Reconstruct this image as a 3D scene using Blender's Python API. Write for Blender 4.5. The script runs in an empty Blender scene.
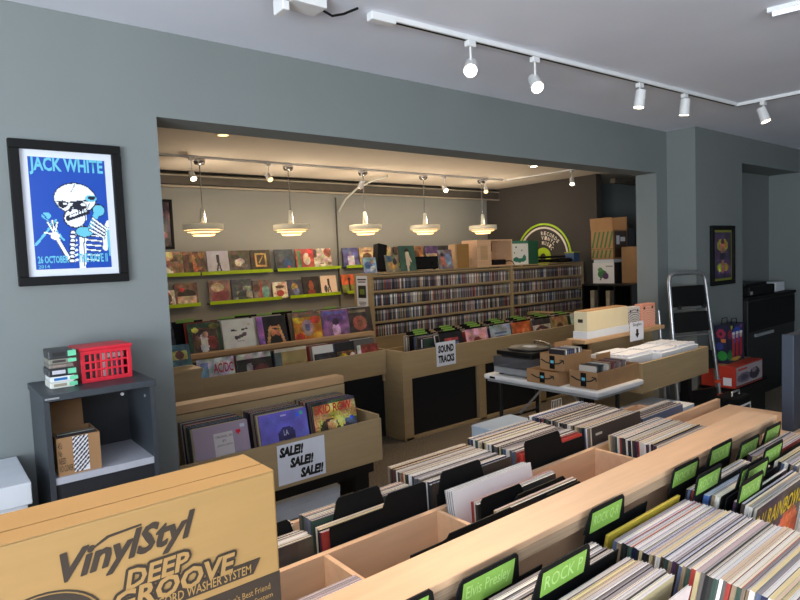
import bpy, math, random
import numpy as np
from mathutils import Vector, Matrix
random.seed(7); NR = np.random.default_rng(5)
SC = bpy.context.scene; COL = SC.collection

# ------------------------------------------------------------------ camera
H = 1.55
AZ, PT, RL = math.radians(51.4), math.radians(3.8), math.radians(2.4)
fwd = Vector((math.cos(PT)*math.cos(AZ), math.cos(PT)*math.sin(AZ), -math.sin(PT)))
rgt = Vector((math.sin(AZ), -math.cos(AZ), 0)); upv = rgt.cross(fwd)
r2 = rgt*math.cos(RL) - upv*math.sin(RL); u2 = upv*math.cos(RL) + rgt*math.sin(RL)
cd = bpy.data.cameras.new('camera'); cam = bpy.data.objects.new('camera', cd); COL.objects.link(cam)
cd.sensor_fit = 'HORIZONTAL'; cd.sensor_width = 36; cd.lens = 601/800*36; cd.clip_start = .02
m = Matrix((( r2.x, u2.x, -fwd.x, 0), (r2.y, u2.y, -fwd.y, 0), (r2.z, u2.z, -fwd.z, H), (0, 0, 0, 1)))
cam.matrix_world = m
SC.camera = cam

# ------------------------------------------------------------------ world, daylight, exposure
SC.view_settings.view_transform = 'Standard'; SC.view_settings.look = 'None'
SC.view_settings.gamma = 1; SC.view_settings.use_curve_mapping = False
SC.view_settings.exposure = -0.2
w = bpy.data.worlds.new('world'); SC.world = w; w.use_nodes = True
bg = w.node_tree.nodes['Background']; bg.inputs[0].default_value = (.75, .86, 1, 1); bg.inputs[1].default_value = .6

def light(name, kind, loc, energy, color, target=None, **k):
    l = bpy.data.lights.new(name, kind); l.energy = energy; l.color = color
    for a, v in k.items(): setattr(l, a, v)
    o = bpy.data.objects.new(name, l); COL.objects.link(o); o.location = loc
    if target is not None:
        o.rotation_euler = (Vector(target) - Vector(loc)).to_track_quat('-Z', 'Y').to_euler()
    return o
DAY = (.84, .93, 1.0)
light('daylight_rear_window', 'AREA', (-1.2, -3.85, 1.25), 235, DAY, (-1.0, -2.1, 2.9), shape='RECTANGLE', size=3.6, size_y=2.2)
light('daylight_side_window', 'AREA', (-3.3, -1.2, 1.3), 480, DAY, (-1.5, -.7, 2.8), shape='RECTANGLE', size=3.2, size_y=2.2)

# ------------------------------------------------------------------ materials
def lin(c):
    return tuple(((v/255)/12.92 if v/255 <= .04045 else ((v/255+.055)/1.055)**2.4) for v in c)
MATS = {}
def mat(name, rgb, rough=.6, metal=0, noise=0, scale=40, bump=0, emit=0, stretch=None, rgb2=None, coat=0, alpha=1):
    if name in MATS: return MATS[name]
    mt = bpy.data.materials.new(name); mt.use_nodes = True; nt = mt.node_tree
    b = nt.nodes['Principled BSDF']; c = lin(rgb) + (1,)
    b.inputs['Base Color'].default_value = c; b.inputs['Roughness'].default_value = rough; b.inputs['Metallic'].default_value = metal
    b.inputs['Coat Weight'].default_value = coat
    if emit:
        b.inputs['Emission Color'].default_value = c; b.inputs['Emission Strength'].default_value = emit
    if noise or bump or rgb2:
        tc = nt.nodes.new('ShaderNodeTexCoord'); mp = nt.nodes.new('ShaderNodeMapping'); nz = nt.nodes.new('ShaderNodeTexNoise')
        if stretch: mp.inputs['Scale'].default_value = stretch
        nz.inputs['Scale'].default_value = scale; nz.inputs['Detail'].default_value = 5
        nt.links.new(tc.outputs['Object'], mp.inputs[0]); nt.links.new(mp.outputs[0], nz.inputs['Vector'])
        rp = nt.nodes.new('ShaderNodeValToRGB'); rp.color_ramp.elements[0].position = .32; rp.color_ramp.elements[1].position = .68
        c2 = lin(rgb2)+(1,) if rgb2 else tuple(max(0, v*(1-noise)) for v in c[:3])+(1,)
        rp.color_ramp.elements[0].color = c2; rp.color_ramp.elements[1].color = c
        nt.links.new(nz.outputs['Fac'], rp.inputs[0]); nt.links.new(rp.outputs[0], b.inputs['Base Color'])
        if bump:
            bp = nt.nodes.new('ShaderNodeBump'); bp.inputs['Strength'].default_value = bump; bp.inputs['Distance'].default_value = .01
            nt.links.new(nz.outputs['Fac'], bp.inputs['Height']); nt.links.new(bp.outputs[0], b.inputs['Normal'])
    MATS[name] = mt; return mt
def printed(name='printed_card', rough=.5):
    if name in MATS: return MATS[name]
    mt = bpy.data.materials.new(name); mt.use_nodes = True; nt = mt.node_tree
    b = nt.nodes['Principled BSDF']; b.inputs['Roughness'].default_value = rough
    a = nt.nodes.new('ShaderNodeAttribute'); a.attribute_name = 'Col'
    nt.links.new(a.outputs['Color'], b.inputs['Base Color']); MATS[name] = mt; return mt
BLACK_SPEC = .2; PRT = printed(); GLOSS = printed('printed_gloss', .28)
PAINT = mat('grey_wall_paint', (121, 127, 126), .75, noise=.05, scale=2.5, bump=.05)
BACKP = mat('back_room_wall_paint', (148, 149, 144), .75, noise=.06, scale=2)
DARKP = mat('charcoal_wall_paint', (66, 62, 58), .8, noise=.08, scale=3)
CEIL = mat('ceiling_paint', (236, 240, 252), .85, noise=.05, scale=1.6, bump=.08)
CEIL2 = mat('back_ceiling_paint', (226, 216, 202), .85, noise=.05, scale=1.6, bump=.08)
CARPET = mat('brown_carpet', (150, 134, 112), .95, scale=90, rgb2=(58, 50, 42), bump=.5)
PLY = mat('birch_plywood', (220, 178, 140), .5, noise=.12, scale=3, stretch=(1.5, 14, 14))
PLYEDGE = mat('plywood_edge', (186, 156, 126), .6, noise=.3, scale=5, stretch=(1, 30, 90))
TAN = mat('tan_bin_board', (172, 147, 108), .55, noise=.1, scale=3, stretch=(1, 1, 12))
OAK = mat('bin_ledge_oak', (196, 158, 116), .5, noise=.15, scale=3, stretch=(1, 14, 14))
BLACK = mat('black_plastic', (15, 15, 16), .6, noise=.1, scale=30); BLACK.node_tree.nodes['Principled BSDF'].inputs['Specular IOR Level'].default_value = BLACK_SPEC
CLOTH = mat('black_cloth', (10, 10, 11), .9, noise=.2, scale=20)
DMETAL = mat('black_metal', (24, 24, 25), .45, metal=.3, noise=.1, scale=30)
GREY = mat('charcoal_laminate', (58, 63, 69), .45, noise=.1, scale=25)
DGREY = mat('dark_laminate', (36, 39, 44), .5, noise=.1, scale=25)
LGREY = mat('pale_shelf_laminate', (186, 187, 196), .5, noise=.06, scale=30)
WHITE = mat('white_paint', (226, 226, 226), .45, noise=.04, scale=20)
WHITEC = mat('white_cardboard', (214, 218, 224), .7, noise=.05, scale=14)
PAPER = mat('white_paper', (228, 230, 238), .7, noise=.03, scale=30)
KRAFT = mat('kraft_cardboard', (150, 117, 68), .65, noise=.08, scale=8, stretch=(1, 1, 10))
CARD = mat('brown_cardboard', (164, 124, 84), .75, noise=.1, scale=9)
INK = mat('dark_ink', (46, 35, 23), .7, noise=.1, scale=40)
BINK = mat('black_ink', (14, 14, 14), .6, noise=.1, scale=40)
GREEN = mat('green_label', (134, 176, 78), .45, noise=.06, scale=40)
LIME = mat('lime_shelf_strip', (166, 200, 16), .45, noise=.05, scale=20)
ALU = mat('brushed_aluminium', (190, 192, 196), .32, metal=.9, noise=.1, scale=20, stretch=(1, 1, 20))
CHROME = mat('satin_chrome', (180, 180, 184), .25, metal=.9, noise=.05, scale=30)
RED = mat('red_plastic', (214, 38, 56), .4, noise=.08, scale=20)
SHADE = mat('white_shade_metal', (206, 208, 200), .5, noise=.04, scale=12); LAMPSH = mat('self_lit_lamp_shade', (222, 214, 190), .5, noise=.04, scale=12, emit=.16)  # faint emission added to the pendant shade so its outside looks lit
GLOWS = mat('lamp_diffuser', (255, 206, 140), .5, emit=3.2, noise=.02, scale=10)
BULB = mat('bulb_lens', (255, 232, 196), .4, emit=14, noise=.02, scale=10)
NAVY = mat('navy_board', (34, 41, 54), .5, noise=.08, scale=14)
NAVYD = mat('dark_slate_board', (44, 46, 54), .55, noise=.08, scale=14)
SILV = mat('silver_plastic', (176, 180, 184), .35, metal=.4, noise=.05, scale=20)
GLASS = mat('smoked_acrylic', (30, 30, 34), .08, noise=.03, scale=10)
CONC = mat('grey_duct_metal', (84, 80, 74), .6, metal=.2, noise=.15, scale=10)
CLEAR = bpy.data.materials.new('clear_glazing'); CLEAR.use_nodes = True
_b = CLEAR.node_tree.nodes['Principled BSDF']; _b.inputs['Transmission Weight'].default_value = 1; _b.inputs['Roughness'].default_value = .03; _b.inputs['IOR'].default_value = 1.1
def ink(rgb, name, rough=.5): return mat('print_' + name, rgb, rough, noise=.05, scale=40)

# ------------------------------------------------------------------ mesh helpers
class MB:
    def __init__(s): s.v = []; s.f = []; s.m = []; s.c = []; s.smooth = []
    def add(s, vs, fs, mi=0, col=(1, 1, 1), sm=False):
        o = len(s.v); s.v += [tuple(p) for p in vs]
        for k, f in enumerate(fs):
            s.f.append(tuple(i+o for i in f)); s.m.append(mi); s.smooth.append(sm)
            s.c.append(col[k] if isinstance(col, list) else col)
        return s
    def box(s, x0, x1, y0, y1, z0, z1, mi=0, col=(1, 1, 1), M=None):
        vs = [Vector(p) for p in [(x0,y0,z0),(x1,y0,z0),(x1,y1,z0),(x0,y1,z0),(x0,y0,z1),(x1,y0,z1),(x1,y1,z1),(x0,y1,z1)]]
        if M is not None: vs = [M @ p for p in vs]
        return s.add(vs, [(3,2,1,0),(4,5,6,7),(0,1,5,4),(1,2,6,5),(2,3,7,6),(3,0,4,7)], mi, col)
    def cyl(s, p0, p1, r, n=14, mi=0, r1=None, col=(1, 1, 1), cap=True):
        p0, p1 = Vector(p0), Vector(p1); d = (p1-p0).normalized()
        a = d.orthogonal().normalized(); b = d.cross(a); r1 = r if r1 is None else r1
        vs = []
        for (p, q) in ((p0, r), (p1, r1)):
            vs += [p + (a*math.cos(t) + b*math.sin(t))*q for t in [2*math.pi*i/n for i in range(n)]]
        s.add(vs, [(i, (i+1) % n, n+(i+1) % n, n+i) for i in range(n)], mi, col, True)
        if cap: s.add(vs, [tuple(range(n))[::-1], tuple(range(n, 2*n))], mi, col)
        return s
    def tube(s, pts, r, n=10, mi=0):
        pts = [Vector(p) for p in pts]; vs = []; a = None
        for i, p in enumerate(pts):
            d = (pts[min(i+1, len(pts)-1)] - pts[max(i-1, 0)]).normalized()
            a = d.orthogonal().normalized() if a is None else (a - d*a.dot(d)).normalized()
            b = d.cross(a); vs += [p + (a*math.cos(2*math.pi*k/n) + b*math.sin(2*math.pi*k/n))*r for k in range(n)]
        fs = [(i*n+k, i*n+(k+1) % n, (i+1)*n+(k+1) % n, (i+1)*n+k) for i in range(len(pts)-1) for k in range(n)]
        s.add(vs, fs, mi, (1, 1, 1), True); s.add(vs, [tuple(range(n))[::-1], tuple(range((len(pts)-1)*n, len(pts)*n))], mi)
        return s
    def lathe(s, prof, c=(0, 0, 0), n=40, mi=0, sm=True):
        vs = [(c[0]+r*math.cos(2*math.pi*k/n), c[1]+r*math.sin(2*math.pi*k/n), c[2]+z) for (r, z) in prof for k in range(n)]
        fs = [(i*n+k, i*n+(k+1) % n, (i+1)*n+(k+1) % n, (i+1)*n+k) for i in range(len(prof)-1) for k in range(n)]
        return s.add(vs, fs, mi, (1, 1, 1), sm)
    def art(s, o, u, v, arr, mi=0):
        o, u, v = Vector(o), Vector(u), Vector(v); h, w_ = arr.shape[:2]
        vs = [o + u*(i/w_) + v*(j/h) for j in range(h+1) for i in range(w_+1)]
        fs = [(j*(w_+1)+i, j*(w_+1)+i+1, (j+1)*(w_+1)+i+1, (j+1)*(w_+1)+i) for j in range(h) for i in range(w_)]
        return s.add(vs, fs, mi, [tuple(arr[j, i]) for j in range(h) for i in range(w_)])
    def prism(s, pts, d, mi=0, col=(1, 1, 1)):
        n = len(pts); a = [Vector(p) for p in pts]; d = Vector(d); vs = a + [p+d for p in a]
        return s.add(vs, [tuple(range(n))[::-1], tuple(range(n, 2*n))] + [(i, (i+1) % n, n+(i+1) % n, n+i) for i in range(n)], mi, col)
    def mesh(s, name, mats):
        me = bpy.data.meshes.new(name); me.from_pydata(s.v, [], s.f)
        for mm in (mats if isinstance(mats, (list, tuple)) else [mats]): me.materials.append(mm)
        me.polygons.foreach_set('material_index', s.m); me.polygons.foreach_set('use_smooth', s.smooth)
        at = me.color_attributes.new('Col', 'FLOAT_COLOR', 'CORNER')
        dat = np.ones((len(me.loops), 4), dtype=np.float32); k = 0
        for f, c in zip(s.f, s.c): dat[k:k+len(f), :3] = c; k += len(f)
        at.data.foreach_set('color', dat.ravel()); me.update(); return me
    def build(s, name, mats, parent=None, loc=(0, 0, 0), rot=(0, 0, 0), bevel=0, seg=2):
        o = bpy.data.objects.new(name, s.mesh(name, mats)); COL.objects.link(o); o.location = loc; o.rotation_euler = rot
        if parent is not None: o.parent = parent
        if bevel:
            b = o.modifiers.new('bevel', 'BEVEL'); b.width = bevel; b.segments = seg; b.limit_method = 'ANGLE'
        return o
def tag(o, label=None, cat=None, group=None, kind=None):
    if label: o['label'] = label
    if cat: o['category'] = cat
    if group: o['group'] = group
    if kind: o['kind'] = kind
    return o
def thing(name, label, cat, loc=(0, 0, 0), rz=0, group=None):
    o = bpy.data.objects.new(name, None); COL.objects.link(o); o.location = loc; o.rotation_euler = (0, 0, rz)
    o.empty_display_size = .05
    return tag(o, label, cat, group)
def struct(o): o['kind'] = 'structure'; return o
def text(s, mtl, parent, o, u, v, wd, ht, name='lettering', shear=0, bold=0, d=.0006, space=1, align=None, ring=0, step=.00002):
    """lettering fitted into the rectangle o + u*wd + v*ht (u, v unit vectors), raised by d"""
    cu = bpy.data.curves.new(name, 'FONT'); cu.body = s; cu.size = 1; cu.offset = bold; cu.shear = shear; cu.resolution_u = 2; cu.space_character = space; cu.space_line = .85
    if align: cu.align_x = align
    t = bpy.data.objects.new(name, cu); COL.objects.link(t); bpy.context.view_layer.update()
    me = bpy.data.meshes.new_from_object(t.evaluated_get(bpy.context.evaluated_depsgraph_get()))
    bpy.data.objects.remove(t); bpy.data.curves.remove(cu)
    xs = [p.co.x for p in me.vertices]; ys = [p.co.y for p in me.vertices]
    o, u, v = Vector(o), Vector(u), Vector(v); n = u.cross(v).normalized()
    ax, ay = min(xs), min(ys); sx = wd/max(1e-6, max(xs)-ax); sy = ht/max(1e-6, max(ys)-ay)
    for p in me.vertices: p.co = o + u*((p.co.x-ax)*sx) + v*((p.co.y-ay)*sy) + n*d
    if ring:                                                              # a fat outline: the same letters set round in a small circle
        V = [p.co.copy() for p in me.vertices]; P = [tuple(q.vertices) for q in me.polygons]; nv, np_ = [], []
        for q in range(10):
            k = len(nv); nv += [p + u*ring*math.cos(q*.6283) + v*ring*math.sin(q*.6283) + n*step*q for p in V]; np_ += [tuple(i+k for i in f) for f in P]
        me = bpy.data.meshes.new(name); me.from_pydata(nv, [], np_); me.update()
    me.materials.clear(); me.materials.append(mtl)
    ob = bpy.data.objects.new(name, me); COL.objects.link(ob)
    if parent is not None: ob.parent = parent
    return ob

# ------------------------------------------------------------------ printed pictures
def paint(bgc, ops=(), n=26, m=None, noise=.0, seed=0):
    m = m or n; arr = np.empty((m, n, 3)); arr[:] = lin(bgc)
    X, Y = np.meshgrid((np.arange(n)+.5)/n, (np.arange(m)+.5)/m); asp = m/n
    for op in ops:
        k, c = op[0], lin(op[-1])
        if k == 'r': q = (X >= op[1]) & (X <= op[3]) & (Y >= op[2]) & (Y <= op[4])
        elif k == 'e': q = ((X-op[1])/op[3])**2 + ((Y-op[2])/op[4])**2 <= 1
        elif k == 'o':
            d_ = np.sqrt(((X-op[1])/op[3])**2 + ((Y-op[2])/op[4])**2); q = abs(d_-1) < op[5]
        elif k == 'l':
            x0, y0, x1, y1, wd = op[1:6]; dx, dy = x1-x0, (y1-y0)*asp
            t = np.clip(((X-x0)*dx + (Y-y0)*asp*dy)/(dx*dx+dy*dy+1e-9), 0, 1)
            q = np.hypot(X-x0-t*dx, (Y-y0)*asp-t*dy) < wd/2
        arr[q] = c
    if noise:
        rg = np.random.default_rng(seed); g = rg.normal(0, noise*.7, (m, n, 1)); k = 7
        lo = rg.normal(0, 1, (k+1, k+1, 3))*.5 + rg.normal(0, 1, (k+1, k+1, 1)); xi = np.linspace(0, k-.001, n); yi = np.linspace(0, k-.001, m)
        x0 = xi.astype(int); y0 = yi.astype(int); fx = (xi-x0)[None, :, None]; fy = (yi-y0)[:, None, None]
        L_ = (lo[y0][:, x0]*(1-fx)+lo[y0][:, x0+1]*fx)*(1-fy)+(lo[y0+1][:, x0]*(1-fx)+lo[y0+1][:, x0+1]*fx)*fy
        arr = np.clip(arr*1.22*np.exp(g+L_*noise*2.2), 0.002, .88)
    return arr
def blobs(seed, pal, n=28, k=9, noise=.2):
    r = random.Random(seed); ops = []
    for i in range(k):
        c = r.choice(pal)
        if r.random() < .55: ops.append(('e', r.random(), r.random(), .06+.2*r.random(), .06+.24*r.random(), c))
        else:
            x, y = r.random()*.8, r.random()*.8; ops.append(('r', x, y, x+.1+.3*r.random(), y+.04+.2*r.random(), c))
    return paint(pal[0], ops, n, noise=noise, seed=seed)
LPW = .308
def sleeve_mesh(name, spine, top=(222, 214, 204), art=None, w_=LPW, h=LPW, t=.0055, back=(60, 58, 56), edge=None):
    """record sleeve standing on its lower edge: two card faces around a paler inner sleeve"""
    b = MB(); a = w_/2; s_ = lin(spine); tp = lin(top); bk = lin(back); e_ = lin(edge) if edge else tp
    sd = lambda top_, fr, ba: [s_, top_, fr, s_, ba, s_]
    b.box(-a, a, -t/2, -t/2+t*.22, 0, h, 0, sd(e_, s_, s_))
    b.box(-a+.0015, a-.0015, -t/2+t*.22, t/2-t*.2, .001, h-.0012, 0, sd(tp, s_, s_))
    b.box(-a, a, t/2-t*.2, t/2, 0, h-.0004, 0, sd(tp, bk, bk))
    if art is not None: b.art((-a, -t/2-.0004, 0), (w_, 0, 0), (0, 0, h), art)
    return b.mesh(name, PRT)
def place(me, name, loc, tilt=0, rz=0, label=None, cat=None, group=None):
    o = bpy.data.objects.new(name, me); COL.objects.link(o); o.location = loc; o.rotation_euler = (tilt, 0, rz)
    return tag(o, label, cat, group)
SPINES = [(36,34,36),(64,52,44),(120,104,88),(206,200,190),(84,96,120),(150,52,44),(52,72,62),(188,170,130),(30,36,66),(96,90,86),(226,222,216),(70,44,70),(140,120,96),(46,46,44)]
TOPS = [(228,208,186),(206,190,178),(236,226,214),(176,164,160),(214,186,158),(196,170,172),(240,222,196),(150,140,140),(222,200,150),(210,200,206)]
ACC = [(70,52,90),(206,160,60),(200,90,60),(60,56,58),(232,228,220),(92,120,150),(44,40,44)]
SLV, SLT = [], []
TOPS += [(232,224,214),(226,218,212),(200,190,184),(216,210,210),(236,226,204)]
for i in range(60):
    sp = SPINES[i % len(SPINES)]; tp = TOPS[(i*7) % len(TOPS)]
    e_ = ACC[(i//3) % 7] if i % 3 == 0 else None
    t_ = .0045 + .002*random.random()
    SLV.append((sleeve_mesh('record_sleeve', sp, tp, None, t=t_, back=sp, edge=e_), t_))
    t_ = .005 + .0036*random.random()
    SLT.append((sleeve_mesh('record_sleeve', sp, tp, None, t=t_, back=sp, edge=e_), t_))
def stack(x, y0, y1, z, tilt, label, group, xj=.0035, gap=1.14, keep=999, thick=True):
    """records filed one behind another from y0 (nearest) to y1; those past keep join the common rest"""
    y = y0; n = 0
    while True:
        me, t_ = random.choice(SLT if thick else SLV); t2 = t_*gap/math.cos(tilt)
        if y + t2 > y1: break
        p = (x+random.uniform(-xj, xj), y+t2/2, z+random.uniform(0, .005))
        if n < keep: place(me, 'record_sleeve', p, tilt, 0, label, 'record', group)
        else: extra(p, tilt, t_)
        y += t2; n += 1
    return n
RESTLP = MB()
def extra(p, tilt, t_=.006, w_=LPW-.004, h=LPW-.004):
    a = w_/2; sp = lin(random.choice(SPINES)); tp = lin(random.choice(TOPS))
    RESTLP.box(-a, a, -t_/2, t_/2, 0, h, 0, [sp, tp, sp, sp, sp, sp], Matrix.Translation(p) @ Matrix.Rotation(tilt, 4, 'X'))
def frame_bars(b, x0, x1, z0, z1, y0, y1, wd, mi=0):
    b.box(x0, x1, y0, y1, z0, z0+wd, mi); b.box(x0, x1, y0, y1, z1-wd, z1, mi)
    b.box(x0, x0+wd, y0, y1, z0+wd, z1-wd, mi); b.box(x1-wd, x1, y0, y1, z0+wd, z1-wd, mi); return b

# ------------------------------------------------------------------ room shell
CZ, CB = 2.617, 2.72
def sbox(name, mt, *a):
    return struct(MB().box(*a).build(name, mt))
sbox('floor', CARPET, -3.6, 10, -4.2, 7.8, -.1, 0)
sbox('ceiling', CEIL, -3.6, 10, -4.2, 2.8, CZ, CZ+.12)
sbox('ceiling_back', CEIL2, -1.2, 10, 3.0, 7.8, CB, CB+.12)
sbox('wall_left', PAINT, -3.6, .885, 2.8, 3.0, 0, CZ+.2)                       # carries the poster
sbox('wall_lintel', PAINT, .885, 5.24, 2.8, 3.0, 2.235, CZ+.2)                 # over the opening
sbox('wall_pier', PAINT, 5.24, 5.43, 2.8, 3.0, 0, CZ+.2)
sbox('wall_pilaster', PAINT, 5.43, 6.4, 2.54, 3.0, 0, CZ)
sbox('wall_alcove', PAINT, 6.4, 8.1, 2.86, 3.0, 0, CZ)
sbox('wall_alcove_lintel', PAINT, 6.4, 7.95, 2.54, 2.86, 2.36, CZ)
sbox('wall_right', PAINT, 7.95, 8.1, -4.0, 2.86, 0, CZ)
sbox('wall_back', BACKP, -1.2, 10, 7.5, 7.7, 0, CB)
sbox('wall_back_left', BACKP, -1.2, -1.0, 3.0, 7.5, 0, CB)
sbox('wall_charcoal', DARKP, 8.07, 8.2, 5.26, 7.5, 0, CB)
sbox('wall_recess', PAINT, 9.4, 9.5, 3.0, 7.5, 0, CB)
b = MB(); Y0, Y1 = -4.15, -4.0                                                  # rear wall with the shop window
for a in [(-3.6, -2.5, 0, CZ), (1.3, 8.1, 0, CZ), (-2.5, 1.3, 0, .3), (-2.5, 1.3, 2.5, CZ)]: b.box(a[0], a[1], Y0, Y1, a[2], a[3])
struct(b.build('wall_rear', PAINT))
b = MB()
for a in [(-4.0, -2.9, 0, CZ), (.5, 2.8, 0, CZ), (-2.9, .5, 0, .3), (-2.9, .5, 2.5, CZ)]: b.box(-3.6, -3.45, a[0], a[1], a[2], a[3])
struct(b.build('wall_side', PAINT))
b = MB(); frame_bars(b, -2.5, 1.3, .3, 2.5, -4.1, -4.02, .06); b.box(-.63, -.57, -4.1, -4.02, .3, 2.5); struct(b.build('window_1', DMETAL))
b = MB()
for (y0, y1, z0, z1) in [(-2.9, .5, .3, .36), (-2.9, .5, 2.44, 2.5), (-2.9, -2.84, .3, 2.5), (.44, .5, .3, 2.5), (-1.23, -1.17, .3, 2.5)]: b.box(-3.56, -3.5, y0, y1, z0, z1)
struct(b.build('window_2', DMETAL))
# duct and conduits along the back wall
b = MB(); b.box(-1, 8.07, 7.22, 7.5, 2.55, 2.69); struct(b.build('trim_1', CONC, bevel=.01))
b = MB(); b.cyl((-1, 7.2, 2.53), (8.07, 7.2, 2.53), .014, 8); b.cyl((-1, 7.19, 2.66), (8.07, 7.19, 2.66), .01, 8); struct(b.build('trim_2', mat('conduit_paint', (158, 150, 136), .6, noise=.08, scale=8)))
b = MB(); b.tube([(4.84, 7.47, 2.5), (4.84, 7.47, 1.5), (4.83, 7.47, .9)], .011); struct(b.build('trim_3', CONC))
tag(MB().tube([(5.06, 6.5, 2.69), (5.0, 6.75, 2.66), (4.93, 7.05, 2.58), (4.9, 7.3, 2.46), (4.88, 7.46, 2.3)], .014).build('cable', SHADE), 'white cable curving from the ceiling down the back wall', 'cable')
b = MB()
for yy in (5.0, 4.3): b.box(8.1, 9.4, yy-.04, yy+.04, 2.55, 2.62)
struct(b.build('trim_4', CONC))

# ------------------------------------------------------------------ framed pictures
def skeleton():
    W_, K, B_, L, D = (236,240,246), (16,20,40), (18,70,168), (104,190,214), (44,64,110)
    o = [('r',0,0,1,1,B_)]
    # rib cage, spine
    for i in range(6):
        y = .30-.045*i
        o += [('l', .62, y+.01, .90-.015*i, y-.008, .034, K), ('l', .62, y+.01, .90-.015*i, y-.008, .02, W_), ('l', .48, y-.01, .54, y+.005, .03, W_)]
    for i in range(8): o += [('e', .505-.006*i, .33-.037*i, .045, .021, K), ('e', .505-.006*i, .33-.037*i, .033, .013, W_)]
    o += [('l', .60, .0, .64, .36, .09, W_), ('l', .62, .02, .65, .3, .012, D)]
    o += [('l', .96, .36, .93, .18, .07, W_), ('l', .985, .34, 1.0, .12, .05, L), ('l', .95, .36, .99, .42, .06, W_)]
    # left arm and hand with a curled cord
    o += [('l', .42, .10, .30, .27, .06, K), ('l', .42, .10, .30, .27, .045, W_), ('l', .37, .11, .27, .27, .01, D)]
    o += [('l', .02, .22, .30, .44, .03, L), ('l', .14, .49, .38, .26, .03, L), ('e', .18, .48, .06, .03, L)]
    for i in range(7): o += [('l', .12+.04*i, .50-.035*i, .17+.04*i, .47-.03*i, .014, B_)]
    for (x, y) in ((.14, .33), (.19, .42), (.25, .435), (.31, .42)): o += [('l', .27, .31, x, y, .035, K), ('l', .27, .31, x, y, .02, W_)]
    o += [('e', .27, .30, .06, .035, W_)]
    # skull
    o += [('e', .57, .64, .285, .145, K), ('e', .57, .64, .27, .135, W_), ('r', .44, .44, .70, .58, W_), ('e', .54, .46, .15, .09, K), ('e', .545, .46, .135, .08, W_)]
    o += [('l', .46, .46, .72, .52, .07, K), ('l', .48, .475, .7, .53, .03, W_)]
    for i in range(7): o += [('l', .47+.034*i, .452+.009*i, .465+.034*i, .49+.009*i, .008, K)]
    o += [('e', .40, .585, .062, .034, K), ('e', .62, .575, .095, .04, K), ('e', .43, .592, .025, .012, W_), ('e', .67, .585, .035, .014, W_), ('l', .33, .612, .47, .60, .018, K), ('l', .5, .605, .74, .625, .02, K), ('l', .49, .53, .515, .565, .035, K)]
    o += [('e', .78, .645, .08, .03, L), ('e', .79, .65, .05, .018, K), ('l', .58, .77, .52, .70, .008, K), ('l', .76, .6, .7, .53, .01, K)]
    # receiver and right hand
    o += [('e', .875, .535, .09, .06, K), ('e', .875, .535, .078, .05, L), ('e', .66, .335, .125, .055, K), ('e', .66, .335, .112, .045, L), ('l', .84, .5, .74, .37, .07, L)]
    for i in range(4): o += [('l', .95-.01*i, .37-.03*i, .78-.015*i, .46-.035*i, .042, K), ('l', .95-.01*i, .37-.03*i, .78-.015*i, .46-.035*i, .025, W_)]
    return paint(B_, o, 84, 122)
def picture(name, label, x0, x1, z0, z1, y, arr, mt, bw, paper, art_in, fd=.03, off=(0, 0, 0, 0)):
    t = thing(name, label, 'picture', ((x0+x1)/2, y, z0)); cx = (x0+x1)/2
    b = MB(); frame_bars(b, x0-cx, x1-cx, 0, z1-z0, -fd, 0, bw); b.build('frame', mt, t, bevel=.003)
    q = MB(); q.box(x0-cx+bw*.8, x1-cx-bw*.8, -.012, -.002, bw*.8, z1-z0-bw*.8, 0, lin(paper))
    q.art((x0-cx+bw+art_in, -.0135, bw+art_in+off[0]), (x1-x0-2*bw-2*art_in, 0, 0), (0, 0, z1-z0-2*bw-2*art_in-off[0]), arr)
    q.build('print', GLOSS, t); return t
pt = picture('framed_poster', 'black framed blue concert poster of a skeleton holding a telephone', .308, .716, 1.508, 2.085, 2.8, skeleton(), BLACK, .036, (214, 218, 228), .028)
UX, UZ = Vector((1, 0, 0)), Vector((0, 0, 1))
LB = ink((104, 190, 214), 'pale_blue')
px0 = -.14
text('JACK WHITE', LB, pt, (px0+.004, -.0145, .442), UX, UZ, .268, .072, bold=.03)
text('26 OCTOBER', LB, pt, (px0+.008, -.0145, .088), UX, UZ, .11, .03, bold=.03)
text('THE RAVE II', LB, pt, (px0+.152, -.0145, .088), UX, UZ, .114, .036, bold=.03)
text('2014', LB, pt, (px0+.008, -.0145, .068), UX, UZ, .04, .014, bold=.01)
arr = paint((58,44,70), [('e',.5,.72,.32,.14,(150,140,40)),('r',.1,.1,.9,.42,(70,54,86)),('e',.5,.24,.36,.1,(150,140,40)),('l',.5,.5,.5,.78,.2,(176,110,96)),('l',.5,.16,.5,.36,.16,(176,110,96)),('r',.3,.42,.7,.56,(40,34,56)),('e',.5,.8,.1,.06,(60,30,40))], 26, 40, noise=.2, seed=3)
picture('framed_picture', 'small black framed purple and yellow poster on the grey pilaster', 5.69, 6.17, 1.19, 1.745, 2.54, arr, BLACK, .04, (128, 130, 40), .022)
arr = paint((52,36,46), [('e',.55,.75,.3,.12,(90,50,60)),('e',.4,.45,.22,.25,(200,190,180)),('e',.6,.25,.3,.12,(150,60,60)),('r',.1,.05,.4,.2,(190,180,170)),('e',.6,.6,.12,.08,(180,140,120))], 18, 30, noise=.3, seed=4)
picture('framed_picture', 'dark framed red and grey picture high on the back room wall', 2.02, 2.48, 1.80, 2.40, 7.5, arr, BLACK, .03, (40, 30, 36), .004)
t = thing('framed_board', 'black framed dark board on the right side wall', 'picture', (7.95, 2.1, .9))
b = MB()
for (y0, y1, z0, z1) in [(-.4, .4, 0, .04), (-.4, .4, .86, .9), (-.4, -.36, 0, .9), (.36, .4, 0, .9)]: b.box(-.03, 0, y0, y1, z0, z1)
b.build('frame', BLACK, t); MB().box(-.012, 0, -.37, .37, .03, .87).build('panel', NAVYD, t)

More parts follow.
